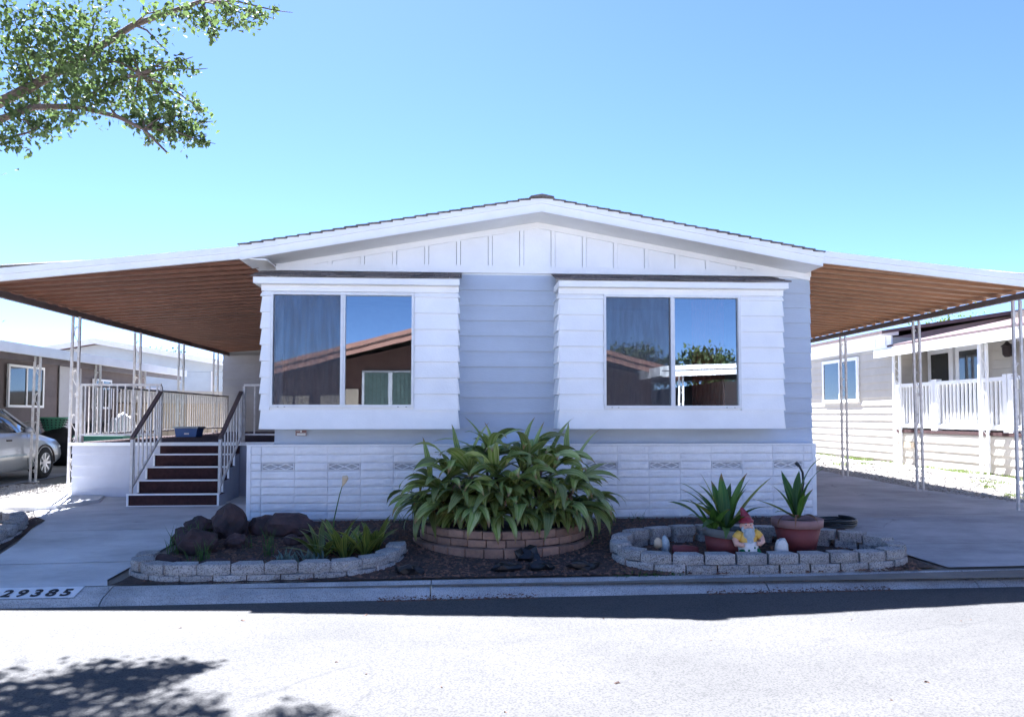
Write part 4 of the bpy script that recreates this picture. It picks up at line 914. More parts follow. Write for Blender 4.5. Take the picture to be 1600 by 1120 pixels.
# leaf clumps of the crown: x, y, z, radius, leaves
CL = [(-4.75,8.36,5.49,0.33,240),(-4.39,8.41,5.53,0.35,240),(-4.04,8.57,5.68,0.34,230),(-4.86,8.73,5.22,0.33,220),(-4.2,8.43,5.17,0.28,160),(-3.87,8.41,5.18,0.29,190),
      (-3.63,8.48,5.28,0.24,120),(-3.65,8.77,5.17,0.28,150),(-3.78,8.43,4.92,0.24,130),(-3.44,8.76,5.1,0.25,110),(-3.36,8.71,4.87,0.25,150),(-3.11,8.43,4.59,0.21,140),
      (-3.09,8.64,4.47,0.17,120),(-3.31,8.6,4.51,0.17,100),(-3.51,8.58,4.57,0.16,80),(-3.74,8.9,4.94,0.22,120),(-3.93,8.4,4.73,0.22,130),(-4.17,8.36,4.77,0.24,130),
      (-4.77,8.87,4.9,0.27,150),(-4.81,8.57,4.57,0.24,140),(-4.81,8.46,4.29,0.14,70),(-4.52,8.53,4.46,0.17,90),(-4.3,8.55,4.57,0.16,70),(-4.36,8.88,5.13,0.25,120),
      (-3.23,8.47,5.15,0.17,50),(-3.06,8.47,5.23,0.13,26),(-3.0,8.67,5.22,0.1,18),(-3.37,8.65,5.48,0.14,26),(-3.03,8.87,4.88,0.13,40),(-2.98,8.81,4.67,0.12,40),
      (-2.87,8.55,4.37,0.09,40),(-3.33,8.46,5.76,0.18,60),(-3.19,8.81,5.91,0.19,90),(-2.97,8.89,5.89,0.18,90),(-2.56,8.37,5.71,0.18,90),(-2.47,8.75,5.9,0.18,70),
      (-2.33,8.83,5.95,0.12,35),(-2.14,8.71,5.95,0.07,14),(-2.73,8.47,5.55,0.1,24),(-3.52,8.79,4.44,0.09,20),(-4.84,8.75,4.99,0.29,160),(-4.48,8.46,5.21,0.28,160),
      (-5.83,6.92,4.22,0.5,110),(-7.72,7.61,6.06,0.5,110),(-5.79,10.62,9.0,0.5,110),(-7.9,6.66,7.24,0.5,110),(-6.42,9.65,4.49,0.5,110),(-8.6,11.13,7.13,0.5,110),
      (-5.49,6.17,6.08,0.5,110),(-4.16,9.5,9.16,0.5,110),(-8.58,8.33,8.16,0.5,110),(-7.04,10.33,6.92,0.5,110),(-9.07,6.19,9.11,0.5,110),(-9.06,6.76,5.74,0.5,110),
      (-6.71,10.33,5.45,0.5,110),(-7.49,9.28,7.31,0.5,110),(-9.56,6.27,4.72,0.5,110),(-5.3,9.76,9.06,0.5,110),(-5.04,7.13,7.98,0.5,110),(-7.47,7.3,4.92,0.5,110),
      (-9.52,6.35,8.5,0.5,110),(-9.49,9.28,5.07,0.5,110),(-8.6,10.52,5.55,0.5,110),(-8.66,8.33,7.61,0.5,110),(-6.55,9.9,6.4,0.5,110),(-5.35,8.4,4.69,0.5,110),
      (-9.03,10.3,7.87,0.5,110),(-8.77,10.72,4.62,0.5,110),(-7.17,6.44,5.98,0.5,110),(-7.9,8.15,7.7,0.5,110),(-6.44,7.06,8.05,0.5,110),(-8.55,10.48,5.89,0.5,110),
      (-7.31,10.51,6.0,0.5,110),(-8.57,6.89,5.8,0.5,110),(-5.47,7.81,8.01,0.5,110),(-9.39,7.09,7.25,0.5,110),(-6.83,8.6,8.86,0.5,110),(-8.08,6.69,4.18,0.5,110),
      (-6.81,7.38,6.46,0.5,110),(-9.77,5.6,5.97,0.5,110),(-5.1,7.4,8.75,0.5,110),(-6.21,8.02,8.04,0.5,110),(-8.35,9.23,8.4,0.5,110),(-6.45,7.52,4.5,0.5,110),
      (-6.24,6.73,5.94,0.5,110),(-7.4,9.66,6.88,0.5,110),(-8.43,8.06,8.28,0.5,110),(-8.3,9.83,4.25,0.5,110),(-8.26,8.55,9.19,0.5,110),(-8.93,5.89,5.63,0.5,110),
      (-9.52,8.05,6.8,0.5,110),(-7.07,6.45,4.12,0.5,110),(-4.82,8.24,6.5,0.5,110),(-6.84,9.71,8.68,0.5,110),(-8.75,6.14,8.47,0.5,110),(-9.45,9.02,8.73,0.5,110),
      (-7.8,7.93,6.17,0.5,110),(-9.56,9.98,6.35,0.5,110),(-7.31,10.5,7.82,0.5,110),(-7.15,8.94,8.08,0.5,110),(-6.99,6.42,7.04,0.5,110),(-7.44,6.97,5.77,0.5,110),
      (-8.11,8.24,7.48,0.5,110),(-7.68,6.72,5.18,0.5,110),(-8.19,11.04,4.88,0.5,110),(-5.13,6.25,8.09,0.5,110),(-8.15,10.28,6.25,0.5,110),(-9.32,6.17,8.16,0.5,110),
      (-6.44,8.52,5.83,0.5,110),(-5.51,8.49,4.32,0.5,110),(-6.07,7.48,8.4,0.5,110),(-5.42,9.26,8.42,0.5,110),(-5.04,7.18,6.83,0.5,110),(-4.92,9.17,6.82,0.5,110),
      (-9.34,9.28,4.77,0.5,110),(-6.99,6.68,6.39,0.5,110),(-8.97,10.86,5.85,0.5,110),(-7.39,10.99,8.28,0.5,110),(-7.72,8.6,7.45,0.5,110),(-8.64,6.42,8.46,0.5,110),
      (-8.8,9.85,7.84,0.5,110),(-6.13,7.67,8.46,0.5,110),(-4.92,6.03,8.67,0.5,110),(-5.85,7.34,4.88,0.5,110),(-9.19,10.47,8.41,0.5,110),(-7.64,6.68,4.38,0.5,110),
      (-7.23,7.39,4.27,0.5,110),(-7.95,10.53,4.34,0.5,110),(-7.3,8.69,4.84,0.5,110),(-9.57,6.05,4.75,0.5,110),(-4.41,9.24,8.8,0.5,110),(-7.57,8.08,7.73,0.5,110),
      (-4.33,6.59,5.37,0.5,110),(-9.72,8.96,8.8,0.5,110),(-6.28,6.49,7.59,0.5,110),(-5.77,6.23,8.75,0.5,110),(-5.71,8.54,5.79,0.5,110),(-8.8,8.41,5.9,0.5,110),
      (-8.36,9.48,7.44,0.5,110),(-5.36,7.85,6.25,0.5,110),(-6.93,7.62,8.19,0.5,110),(-6.11,9.13,7.54,0.5,110),(-4.99,8.38,6.86,0.5,110),(-5.04,5.76,5.25,0.5,110),
      (-5.54,11.47,8.91,0.5,110),(-8.05,11.43,5.45,0.5,110),(-6.99,6.55,7.13,0.5,110),(-7.37,9.71,8.98,0.5,110),(-9.01,9.54,7.13,0.5,110),(-8.1,5.81,8.88,0.5,110),
      (-6.35,8.28,8.96,0.5,110),(-6.9,9.67,8.02,0.5,110),(-4.02,6.62,5.77,0.5,110),(-4.34,6.31,5.32,0.5,110),(-9.37,9.62,6.53,0.5,110),(-7.91,8.24,5.32,0.5,110),
      (-4.41,5.87,6.94,0.5,110),(-8.85,6.3,6.9,0.5,110),(-9.26,6.05,4.7,0.5,110),(-7.47,10.58,5.5,0.5,110),(-9.04,10.21,8.25,0.5,110),(-3.62,5.89,4.86,0.5,110)]
clumps = [(Vector(q[:3]), q[3], q[4]) for q in CL]
mb = MB(); V = mb.v; Fc = mb.f
for c, r, n in clumps:
    for _ in range(int(n*1.35)):
        d = Vector((rt.gauss(0,.5), rt.gauss(0,.5), rt.gauss(0,.45)))*r; p = c+d; s = rt.uniform(.020,.040)
        q = Matrix.Rotation(rt.uniform(0,6.28), 3, 'Z') @ Matrix.Rotation(rt.gauss(.5,.6), 3, 'Y') @ Matrix.Rotation(rt.gauss(0,.5), 3, 'X')
        k = len(V)
        for (x, y, z) in ((-s*1.1,0,0),(-.2*s,-s*.8,.12*s),(s*1.2,0,-.2*s),(-.2*s,s*.8,.12*s)): V.append(tuple(p + q @ Vector((x, y, z))))
        Fc += [(k,k+1,k+2),(k,k+2,k+3)]
part('crown', mb, m_tree, tree)
tw = MB()
for c, r, n in clumps[:42]:
    b = min([Vector(p) for p in [(-4.2,8.7,5.35),(-4.75,8.7,5.0),(-3.7,8.75,5.75),(-3.0,8.85,6.1),(-4.2,8.55,4.72),(-3.75,8.5,4.6),(-3.45,8.45,4.45),(-3.5,8.45,5.05),(-5.0,8.5,4.3),(-4.6,8.45,4.4)]], key=lambda p: (p-c).length)
    tw.tube([b, b.lerp(c, .5)+Vector((0,0,.05)), c, c+(c-b)*.25], [.016,.011,.007,.003], 5)
tw = part('twigs', tw, m_bark, tree); tw['kind'] = 'stuff'

def far_tree(label, c, r, h, n, seed, group=None, m=None, leaf=.09):
    root = thing('tree', label, 'tree', c, group); rg = random.Random(seed)
    part('trunk', MB().tube([c, (c[0]+.1,c[1],c[2]+h*.45), (c[0],c[1],c[2]+h*.8)], [.2,.14,.05], 8), m_bark, root)
    mb = MB(); V = mb.v; F = mb.f
    cl = [(c[0]+rg.gauss(0,.45)*r, c[1]+rg.gauss(0,.45)*r, c[2]+h-r*.9+rg.gauss(0,.35)*r) for _ in range(26)]
    for _ in range(n):
        q = rg.choice(cl); p = Vector((q[0]+rg.gauss(0,.2)*r, q[1]+rg.gauss(0,.2)*r, q[2]+rg.gauss(0,.17)*r)); s = leaf*rg.uniform(.6,1.4)
        M = Matrix.Rotation(rg.uniform(0,6.28), 3, 'Z') @ Matrix.Rotation(rg.gauss(.5,.6), 3, 'Y'); k = len(V)
        for v in ((-s,0,0),(0,-s*.6,.1*s),(s,0,-.2*s),(0,s*.6,.1*s)): V.append(tuple(p + M @ Vector(v)))
        F += [(k,k+1,k+2),(k,k+2,k+3)]
    part('crown', mb, m or m_tree2, root)
far_tree('grey-green tree over the roof of the brown neighbouring house', (-27.5, 40, .2), 2.4, 6.8, 2600, 1)
far_tree('dark bushy tree behind the brown roof at far left', (-33, 44, .2), 2.6, 6.5, 2600, 2)
far_tree('small tree top just above the low roofs beyond the deck', (-16.5, 44, .2), 1.5, 4.9, 1800, 3)
far_tree('sunlit tree showing over the roof of the cream house', (24.5, 37, .2), 2.2, 6.7, 3000, 4, None, m_weed)

# ------------------------------------------------------------------ left neighbour: brown house, carport, car
bh_ = thing('neighbour_house', 'brown lap-sided neighbouring house behind the silver car', 'house', (-13.5, 20, .1))
WX = -11.0
part('house_core', MB().box(-18, WX-.02, 12, 27.5, 0, 2.85), m_brownh, bh_)
lap_wall(bh_, (WX, 27.5), (WX, 12), .25, 2.8, m_brownh, .2)
part('roof', MB().prism([(-18.4,2.75),(-14.4,3.65),(-10.4,2.86),(-10.4,2.78),(-14.4,3.55),(-18.4,2.65)], 11.6, 27.9, 'y'), m_pinkroof, bh_)
part('eave_fascia', MB().box(-10.42,-10.36,11.6,27.9,2.70,2.88), m_white, bh_)
def side_window(parent, X, y0, y1, z0, z1, s, fr=.06, glass=m_carglass, mull=True):
    """window in a wall facing +x (s=1) or -x (s=-1)"""
    xa, xb = (X, X+.05) if s > 0 else (X-.05, X)
    mb = MB().box(xa,xb,y0,y1,z1-fr,z1).box(xa,xb,y0,y1,z0,z0+fr).box(xa,xb,y0,y0+fr,z0+fr,z1-fr).box(xa,xb,y1-fr,y1,z0+fr,z1-fr)
    if mull: mb.box(xa,xb,(y0+y1)/2-.025,(y0+y1)/2+.025,z0+fr,z1-fr)
    w = part('window', mb, m_white, parent)
    xc = X+s*.03
    part('glass_pane', MB().add([(xc,y0+fr,z0+fr),(xc,y1-fr,z0+fr),(xc,y1-fr,z1-fr),(xc,y0+fr,z1-fr)], [(0,1,2,3)]), glass, w)
side_window(bh_, WX+.026, 19.3, 20.9, 1.55, 2.6, 1); side_window(bh_, WX+.026, 23.6, 24.8, 1.55, 2.45, 1); side_window(bh_, WX+.026, 16.4, 18.2, 1.55, 2.6, 1)
part('door_panel', MB().box(WX+.026, WX+.05, 21.7, 22.9, .9, 2.7), m_grey_sid, bh_)
ncar = thing('neighbour_awning', 'low white-edged carport awning over the silver car', 'awning', (-7.95, 15, .1))
part('roof_pan', MB().prism([(-11.1,2.78),(-7.9,2.60),(-7.9,2.63),(-11.1,2.81)], 11.2, 22.6, 'y'), m_white, ncar)
part('edge_fascia', MB().box(-7.93,-7.88,11.2,22.6,2.46,2.64), m_white, ncar); part('edge_beam', MB().box(-8.10,-8.03,11.2,22.6,2.36,2.47), m_bronze, ncar)
part('front_fascia', MB().prism([(-11.1,2.82),(-7.9,2.64),(-7.9,2.48),(-11.1,2.66)], 11.15, 11.2, 'y'), m_white, ncar)
for y, l in ((12.6,0),(15.0,.03),(17.4,0),(19.8,0)): scroll_post(ncar, -7.97-(.04 if l else 0), y, gz(y)-.02, 2.46, m_rust, .10, .034, 4, l)
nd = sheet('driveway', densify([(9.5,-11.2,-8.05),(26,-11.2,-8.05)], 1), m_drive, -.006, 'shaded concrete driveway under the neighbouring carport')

# car: nose pointing away, right flank towards us
CX, CY, CZ = -9.02, 14.3, gz(14.5)
car = thing('sedan_car', 'silver sedan parked nose-in under the neighbouring carport', 'car', (CX, CY, CZ))
# stations along y (0 = rear, 4.6 = nose): half width, sill z, belt z, top-of-body z
def loft(secs, name, m, parent):
    mb = MB(); vs = []; fs = []; n = len(secs[0])
    for s in secs: vs += [(CX+p[0], CY-2.3+p[1], CZ+p[2]) for p in s]
    for i in range(len(secs)-1):
        for k in range(n-1): fs.append((i*n+k, i*n+k+1, (i+1)*n+k+1, (i+1)*n+k))
    fs += [tuple(range(n)), tuple(range((len(secs)-1)*n, len(secs)*n))[::-1]]
    o = part(name, mb.add(vs, fs), m, parent, True)
    bm = bmesh.new(); bm.from_mesh(o.data); bmesh.ops.recalc_face_normals(bm, faces=bm.faces); bm.to_mesh(o.data); bm.free(); return o
def sec(y, w, z0, zb, zt, tw):
    half = [(w*.86,y,z0),(w*.97,y,z0+.08),(w,y,z0+(zb-z0)*.45),(w*.985,y,zb-.12),(w*.95,y,zb),(tw,y,zt),(tw*.5,y,zt+.025)]
    return [(-p[0],p[1],p[2]) for p in half] + [p for p in half[::-1]]
body = loft([sec(.0,.70,.42,.72,.80,.5), sec(.08,.80,.30,.85,.95,.62), sec(.5,.87,.22,.90,.98,.72), sec(1.2,.89,.20,.91,.95,.78), sec(2.3,.90,.20,.90,.93,.8), sec(3.2,.89,.20,.88,.92,.78), sec(3.6,.88,.21,.84,.90,.70), sec(4.2,.84,.23,.74,.80,.62), sec(4.5,.76,.28,.64,.70,.52), sec(4.6,.62,.36,.58,.62,.42)], 'body', m_carp, car)
def gsec(y, w, zb, zt, tw): 
    half = [(w,y,zb),(w*.97,y,zb+(zt-zb)*.5),(tw,y,zt-.03),(tw*.8,y,zt)]
    return [(-p[0],p[1],p[2]) for p in half] + half[::-1]
loft([gsec(.55,.72,.94,.98,.6), gsec(1.15,.80,.91,1.36,.58), gsec(1.6,.82,.90,1.43,.60), gsec(2.4,.82,.90,1.42,.60), gsec(2.75,.81,.90,1.32,.58), gsec(3.45,.74,.90,.93,.6)], 'greenhouse', m_carglass, car)
loft([gsec(1.12,.585,1.352,1.385,.50), gsec(1.6,.605,1.40,1.452,.52), gsec(2.4,.605,1.39,1.442,.52), gsec(2.72,.59,1.33,1.36,.50)], 'roof_panel', m_carp, car)
for s in (-1, 1):
    for ya, yb, za, zb, xa, xb in ((3.4,2.70,.92,1.34,.76,.60),(2.05,2.05,.9,1.40,.83,.62),(.62,1.15,.95,1.36,.73,.60)):
        part('pillar', MB().beam((CX+s*xa, CY-2.3+ya, CZ+za), (CX+s*xb, CY-2.3+yb, CZ+zb), .05, .035), m_carp, car)
    part('side_mirror', MB().blob((CX+s*.93, CY-2.3+3.0, CZ+.96), (.08,.06,.07), 2, .05), m_carp, car, True)
    for y in (1.25, 2.35): part('door_handle', MB().beam((CX+s*.885, CY-2.3+y, CZ+.78), (CX+s*.885, CY-2.3+y+.16, CZ+.78), .025, .03), m_gdark, car)
    for y in (1.15, 2.05, 3.05): part('door_gap', MB().beam((CX+s*.893, CY-2.3+y, CZ+.26), (CX+s*.858, CY-2.3+y, CZ+.89), .006, .006), m_gdark, car)
    part('side_moulding', MB().beam((CX+s*.893, CY-2.3+1.2, CZ+.5), (CX+s*.889, CY-2.3+3.0, CZ+.5), .02, .03), m_gbeard, car)
    for y in (.95, 3.65):
        c = (CX+s*.80, CY-2.3+y, CZ+.31)
        pr_ = [(.20,-.10),(.27,-.105),(.305,-.08),(.312,0),(.305,.08),(.27,.105),(.20,.10)]
        w = put('wheel', MB().lathe(pr_, n=28).mesh('wheel', m_tyre, True), car, Matrix.Translation(c) @ Matrix.Rotation(math.pi/2, 4, 'Y'))
        rim = MB().lathe([(.205,.02),(.205,.095),(.19,.10),(.18,.06),(.18,.0)], n=28).lathe([(.0,.085),(.05,.085),(.055,.06)], n=16)
        for k in range(8):
            a = k*math.pi/4; rim.beam((.04*math.cos(a),.04*math.sin(a),.075), (.19*math.cos(a),.19*math.sin(a),.085), .045, .02)
        put('rim', rim.mesh('rim', m_rimw), w, Matrix.Translation(c) @ Matrix.Rotation(s*math.pi/2, 4, 'Y'))
        part('wheel_arch', MB().lathe([(.345,-.01),(.352,.0),(.345,.012),(.30,.012)], n=32).mesh('x', m_gdark) and MB().tube([(CX+s*.882, CY-2.3+y+.35*math.cos(a), CZ+.31+.35*math.sin(a)) for a in [k*math.pi/14 for k in range(15)]], .018, 6), m_gdark, car)
    part('headlight', MB().blob((CX+s*.62, CY-2.3+4.46, CZ+.60), (.14,.09,.06), 2, 0), m_bag, car, True); part('tail_light', MB().blob((CX+s*.64, CY-2.3+.06, CZ+.78), (.12,.05,.07), 2, 0), m_gred, car, True)
part('bumper', MB().box(CX-.72, CX+.72, CY-2.37, CY-2.27, CZ+.34, CZ+.5).box(CX-.66, CX+.66, CY+2.24, CY+2.32, CZ+.34, CZ+.48), m_carp, car)

# clutter by the brown house
bas = thing('laundry_basket', 'green plastic laundry basket on black clutter by the brown house', 'basket', (-9.6, 19.2, .95))
mb = MB(); c = (-9.9, 19.4, .98); mb.lathe([(.20,0),(.30,.30),(.31,.33),(.33,.33),(.33,.30)], c, 20); part('basket_body', mb, m_green, bas, True)
mb = MB()
for i in range(20):
    a = i*.314
    for z in (.08,.14,.20,.26): mb.box(c[0]+(.215+z*.33)*math.cos(a)-.012, c[0]+(.215+z*.33)*math.cos(a)+.012, c[1]+(.215+z*.33)*math.sin(a)-.012, c[1]+(.215+z*.33)*math.sin(a)+.012, c[2]+z-.012, c[2]+z+.012)
part('basket_holes', mb, m_dark, bas)
gr = thing('covered_grill', 'bulky black covered grill beside the brown house', 'grill', (-9.5, 19.4, .1))
part('grill_cover', MB().blob((-9.7,19.4,.55), (.75,.5,.48), 3, .15, 1.5, 3), m_black, gr, True); part('grill_hood', MB().blob((-8.95,19.6,.98), (.42,.35,.30), 3, .15, 2, 6), m_black, gr, True)
gsack = tag(part('grey_sack', MB().blob((-10.45,19.3,.88), (.28,.25,.34), 3, .2, 2, 5), m_grey_sid, None, True), 'slumped grey sack beside the green laundry basket', 'sack')
tb = thing('trash_bin', 'dark trash bin behind the awning post near the deck', 'bin', (-8.4, 18.2, .1))
part('bin_body', MB().prism([(-8.68,.15),(-8.12,.15),(-8.04,1.12),(-8.76,1.12)], 17.9, 18.5, 'y'), m_bin, tb); part('bin_lid', MB().box(-8.8,-8.0,17.86,18.54,1.121,1.17), m_bin, tb)
tag(part('plastic_bag', MB().blob((-7.45,17.5,1.02), (.28,.25,.38), 3, .3, 2.5, 8), m_bag, None, True), 'bulging white plastic bag by the deck corner post', 'bag')
tag(part('bag_stand', MB().box(-7.62,-7.28,17.3,17.7,gz(17),.70), m_bin, None), 'dark box under the white plastic bag', 'box')
gb = thing('recycling_box', 'dark green plastic bin outside the deck railing', 'bin', (-6.75, 15.3, .1))
part('box_body', MB().prism([(-7.15,gz(15)),(-6.42,gz(15)),(-6.36,.93),(-7.2,.93)], 14.9, 15.7, 'y'), m_dgreen, gb); part('box_rim', MB().box(-7.24,-6.33,14.86,15.74,.931,.97), m_dgreen, gb)
wt = thing('white_table', 'small white table with oddments at the far left edge', 'table', (-11.0+.6, 17.6, .1))
part('table_top', MB().box(-10.9,-10.1,17.3,17.9,1.35,1.39), m_white, wt)
for x in (-10.82,-10.18):
    for y in (17.36,17.84): part('leg', MB().box(x-.03,x+.03,y-.03,y+.03,gz(17),1.35), m_white, wt)
part('oddments', MB().blob((-10.4,17.5,1.45), (.14,.1,.07), 2, .4, 3, 2).blob((-10.65,17.6,1.43), (.1,.08,.05), 2, .4, 3, 3), m_rim, wt)
# far pale house and tan shed beyond the deck
fh = thing('far_house', 'pale blue-white house with low roof beyond the deck', 'house', (-13, 36, .2))
part('house_core', MB().box(-20.9, -9.0, 33, 44, .1, 3.3), m_bluew, fh); lap_wall(fh, (-20.9, 33), (-9.0, 33), .3, 3.2, m_bluew, .22)
lap_wall(fh, (-9.0, 33), (-9.0, 44), .3, 3.2, m_bluew, .22)
part('roof', MB().prism([(-21.4,3.25),(-15,4.35),(-8.5,3.25),(-8.5,3.38),(-15,4.5),(-21.4,3.38)], 32.4, 44.5, 'y'), m_pinkroof, fh)
part('gable', MB().prism([(-20.9,3.25),(-9.0,3.25),(-15,4.33)], 32.98, 33.1, 'y'), m_bluew, fh); part('fascia', MB().prism([(-21.4,3.18),(-15,4.28),(-8.5,3.18),(-8.5,3.38),(-15,4.5),(-21.4,3.38)], 32.34, 32.39, 'y'), m_white, fh)
part('fascia_side', MB().box(-8.5,-8.44,32.4,44.5,3.18,3.38), m_white, fh)
for x in (-17.5,-13.2): 
    w = part('window', MB().box(x-.7,x+.7,32.9,32.96,1.3,2.5), m_white, fh); part('glass_pane', MB().box(x-.62,x+.62,32.88,32.899,1.38,2.42), m_carglass, w)
part('wall_batten', MB().box(-10.5,-10.42,32.93,32.97,.3,3.2), m_white, fh)
ts = thing('tan_shed', 'low tan shed with pale gable roof beyond the deck railing', 'shed', (-8.9, 26, .2))
part('shed_core', MB().box(-11.2, -7.15, 25.5, 28, .1, 1.75), m_tan, ts)
part('shed_roof', MB().prism([(-11.4,1.78),(-7.0,1.72),(-6.95,1.80),(-7.6,2.12),(-10.8,2.18)], 25.35, 28.2, 'y'), m_cream, ts)
for i in range(16): part('shed_board', MB().box(-11.18+i*.25,-10.96+i*.25,25.47,25.5,.15,1.72), m_tan, ts)

# ------------------------------------------------------------------ right neighbour: cream house with porch
NX = 11.0
nh = thing('neighbour_house', 'cream lap-sided neighbouring house with white porch railing', 'house', (13, 20, .15))
part('house_core', MB().box(NX+.03, 18, 18.95, 34, .1, 3.35), m_cream, nh)
lap_wall(nh, (NX+.02, 34), (NX+.02, 18.95), .22, 3.12, m_cream, .2)
nh_band = part('batten_band', MB().box(NX-.01, NX+.03, 18.95, 34, 3.1, 3.4), m_white, nh)
for i in range(28): part('batten', MB().box(NX-.03, NX-.01, 19.2+i*.5, 19.25+i*.5, 3.12, 3.38), m_white, nh)
for z, n in ((.22, 15),): pass
lap_wall(nh, (NX, 18.93), (NX+1.6, 18.93), 1.0, 3.1, m_cream, .2)
side_window(nh, NX+.0, 20.6, 22.7, 1.72, 2.98, -1, .09)
part('eave', MB().box(NX-.35, NX+.1, 18.8, 34.2, 3.4, 3.5), m_white, nh)
part('roof', MB().prism([(NX-.4,3.5),(14.5,4.1),(18.5,3.5),(18.5,3.4),(14.5,4.0),(NX-.4,3.42)][::-1], 18.7, 34.3, 'y'), m_roof_r, nh)
part('gable_wall', MB().prism([(NX+.03,3.351),(18,3.351),(14.5,3.99)], 18.96, 19.1, 'y'), m_pinkroof, nh)
# recessed wall with doors behind the porch
part('porch_wall', MB().box(NX+1.0, NX+1.1, 6, 18.95, .2, 3.3), m_cream, nh)
for i in range(11): put('siding_board', board_mesh(12.9, .2, m_cream), nh, T(NX+1.0, 18.9, 1.0+i*.2, -math.pi/2))
for (y0, y1) in ((17.95,18.75),(16.85,17.65)):
    d = part('door', MB().box(NX+.88,NX+.962,y0-.1,y1+.1,1.0,3.02), m_white, nh)
    part('door_glass', MB().box(NX+.865,NX+.879,y0+.06,y1-.06,1.25,2.88), m_carglass, d)
    part('door_handle', MB().beam((NX+.85,y1+.02,2.0),(NX+.85,y1+.02,2.15),.03), m_alu, d)
lan = thing('porch_lantern', 'dark wall lantern on the cream house porch', 'lantern', (NX+.88, 15.9, 2.62))
part('lantern_body', MB().lathe([(.05,0),(.09,.05),(.10,.22),(.13,.23),(.05,.30),(.02,.34)], (NX+.82,15.9,2.62), 8), m_gdark, lan); part('bracket', MB().box(NX+.86,NX+.963,15.86,15.94,2.64,2.9), m_gdark, lan)
part('porch_floor', MB().box(NX, NX+1.0, 6, 18.93, .93, 1.0), m_deckb, nh)
part('porch_core', MB().box(NX+.04, NX+.96, 6.1, 18.9, .05, .925), m_cream, nh)
for i in range(4): put('siding_board', board_mesh(12.8, .19, m_cream), nh, T(NX+.03, 18.85, .15+i*.19, -math.pi/2))
for y in (18.86, 13.95): part('corner_post', MB().box(NX-.01, NX+.03, y-.05, y+.05, .15, .95), m_white, nh)
for y in (18.3, 12.9): part('crawl_vent', MB().box(NX-.004, NX+.01, y-.22, y+.22, .56, .70), m_tan, nh)
def porch_rail(y0, y1):
    r = part('railing', MB().box(NX+.0, NX+.12, y0, y1, 2.06, 2.14), m_white, nh)
    part('low_rail', MB().box(NX+.03, NX+.10, y0, y1, 1.05, 1.15), m_white, r)
    n = int((y1-y0)/.135)
    for i in range(n): part('baluster', MB().box(NX+.05, NX+.09, y0+.135*(i+.5)-.024, y0+.135*(i+.5)+.024, 1.15, 2.06), m_white, r)
    for y in (y0, y1): part('rail_post', MB().box(NX-.005, NX+.13, y-.055, y+.055, 1.0, 2.19), m_white, r)
porch_rail(17.3, 18.85); porch_rail(14.9, 17.2); porch_rail(11.2, 14.75); porch_rail(8.2, 11.1)
part('porch_fascia', MB().box(NX-.30, NX-.24, 6, 19.3, 2.84, 3.06), m_white, nh); part('porch_gutter', MB().box(NX-.24, NX-.14, 6, 18.92, 2.88, 3.0), m_alu, nh)
part('porch_roof', MB().prism([(NX-.28,3.065),(NX+3.2,3.80),(NX+3.2,3.86),(NX-.28,3.12)][::-1], 5.9, 18.69, 'y'), m_roof_r, nh); part('porch_ceiling', MB().box(NX-.14,NX+.99,6,18.9,3.001,3.02), m_white, nh)
part('upper_roof', MB().box(NX+3.0, NX+5, 6, 18.69, 3.7, 3.98), m_shing, nh)
part('roof_vent_box', MB().box(NX+2.6, NX+3.9, 15.4, 17.6, 3.6, 4.06), m_grey_sid, nh)
for y in (15.4, 18.6, 12.2): scroll_post(nh, NX-.09, y, gz(y)-.02, 2.86, m_white, .16, .05, 5)
fb = MB(); n = 24; vs = []; fs = []
for i in range(n+1):
    y = 9.5+i*.55; x = NX-.75 + .12*math.sin(i*.9); w = .16+.05*math.sin(i*2.1)
    for u in (-1, 0, 1): vs.append((x+u*w, y, gz(y)+.012+.035*(1-abs(u))+.012*math.sin(i*1.7+u)))
for i in range(n):
    for k in range(2): fs.append((i*3+k, i*3+k+1, i*3+k+4, i*3+k+3))
tag(part('landscape_cloth', fb.add(vs, fs), m_bag, None, True), 'crumpled pale cloth strip lying along the gravel by the cream house', 'cloth')

# ------------------------------------------------------------------ across the street (seen in the window reflections)
oh = thing('opposite_house', 'brown gabled house across the street reflected in the left bay window', 'house', (.3, -10, -.3))
OY = -9.0
part('house_core', MB().box(-6.8, 7.0, -20, OY-.05, -.3, 2.75), m_brownwood, oh); part('gable', MB().prism([(-6.8,2.74),(7.0,2.74),(.3,4.4)], OY-.2, OY-.03, 'y'), m_brownwood, oh)
for i in range(46):
    x = -6.8+i*.3; part('wall_plank', MB().box(x+.004, x+.296, OY-.03, OY, -.3, 2.72+max(0, 1.66*(1-abs(x+.15-.3)/7.0))-.12), m_brownwood, oh)
for s in (-1, 1):
    xe = .3+s*7.4
    pl = [(.3,4.68),(xe,2.76),(xe,2.56),(.3,4.48)]; part('fascia_board', MB().prism(pl if s < 0 else pl[::-1], OY+1.45, OY+1.5, 'y'), m_brownfas, oh)
    pl = [(.3,4.86),(xe,2.94),(xe,2.79),(.3,4.71)]; part('fascia_board', MB().prism(pl if s < 0 else pl[::-1], OY+1.48, OY+1.56, 'y'), m_brownfas, oh)
    pl = [(.3,4.84),(xe,2.92),(xe,2.82),(.3,4.74)]; part('roof', MB().prism(pl if s < 0 else pl[::-1], -20.2, OY+1.47, 'y'), m_shing, oh)
part('door', MB().box(-4.25,-3.7,OY,OY+.04,-.2,2.3), m_beige, oh)
for a, b in ((-3.5,-2.65),(-2.5,-1.6)):
    for k in range(6): part('blind_slat', MB().box(a+(b-a)*k/6+.006, a+(b-a)*(k+1)/6-.006, OY+.005, OY+.02+.008*(k % 2), -.2, 2.9), m_succ, oh)
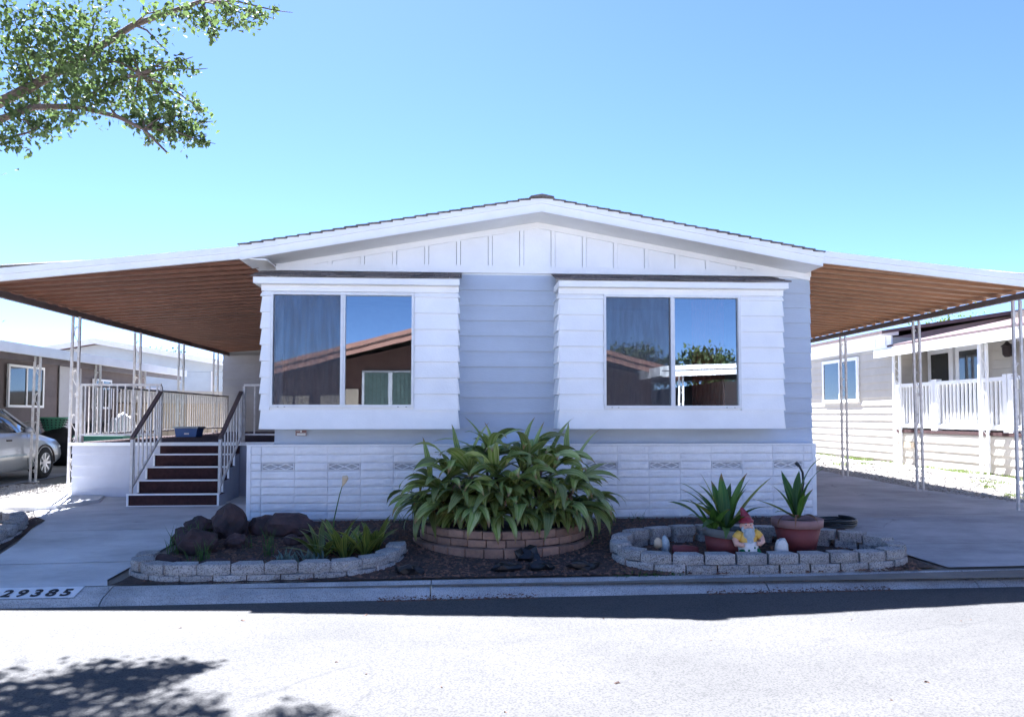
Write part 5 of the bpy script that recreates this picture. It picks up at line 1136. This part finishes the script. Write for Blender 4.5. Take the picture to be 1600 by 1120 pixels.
for a, b in ((-6.5,-6.05),(-5.95,-5.45),(-5.05,-4.4)): part('panel', MB().box(a,b,OY,OY+.04,-.2,2.05), m_beige, oh)
for a, b in ((-3.58,-3.5),(-2.65,-2.5),(-1.6,-1.5)): part('door_frame', MB().box(a,b,OY,OY+.06,-.2,2.95), m_white, oh)
part('door_frame', MB().box(-3.58,-1.5,OY+.061,OY+.07,2.9,2.98), m_grey_sid, oh)
ow = thing('opposite_awning_house', 'dark house with white-edged awning reflected in the right bay window', 'house', (14, -10, -.3))
part('house_core', MB().box(9.5, 26, -22, -8.5, -.3, 2.6), m_brownh, ow)
part('awning_fascia', MB().prism([(6.6,2.98),(20,3.55),(20,3.40),(6.6,2.83)], -6.0, -5.93, 'y'), m_white, ow); part('awning_fascia', MB().prism([(6.6,2.81),(20,3.38),(20,3.2),(6.6,2.62)], -6.0, -5.96, 'y'), m_white, ow)
part('awning_side', MB().box(6.55,6.62,-20,-6.01,2.66,2.98), m_white, ow); part('awning_roof', MB().prism([(6.62,2.9),(20,3.47),(20,3.5),(6.62,2.93)], -20, -6.01, 'y'), m_brownfas, ow)
for x in (7.3, 11.0, 14.5): scroll_post(ow, x, -6.2, -.33, 2.65, m_white, .14, .05, 4)
for i, (x, y, r, h, l) in enumerate([(10.6,-26,1.9,5.7,'dark round tree reflected low in the right bay window'),(14.6,-26,1.9,5.7,'broad dark tree reflected behind the white awning'),(-14,-30,3,6,'tree across the street beyond the brown gabled house')]): far_tree(l, (x,y,-.3), r, h, 4500, 50+i, 'trees across the street', None, .13)
hd = thing('hedge', 'low clipped hedge across the street reflected at the bottom of the right bay window', 'hedge', (6.5, -4.3, -.3))
rg = random.Random(77); mb = MB()
for _ in range(5000):
    a, b = rg.uniform(0, 6.28), math.acos(rg.uniform(-.2, 1)); s = rg.uniform(.03,.06); p = Vector((7.4+1.5*math.sin(b)*math.cos(a), -4.2+.6*math.sin(b)*math.sin(a), -.2+1.3*math.cos(b))); M = Matrix.Rotation(rg.uniform(0,6.28), 3, 'Z') @ Matrix.Rotation(rg.gauss(.4,.7), 3, 'Y'); k = len(mb.v)
    for v in ((-s,0,0),(0,-s*.6,0),(s,0,0),(0,s*.6,0)): mb.v.append(tuple(p + M @ Vector(v)))
    mb.f.append((k,k+1,k+2,k+3))
part('foliage', mb, m_tree2, hd); part('inner_twigs', MB().blob((7.4,-4.2,-.2), (1.35,.5,1.1), 3, .1), m_bark, hd)
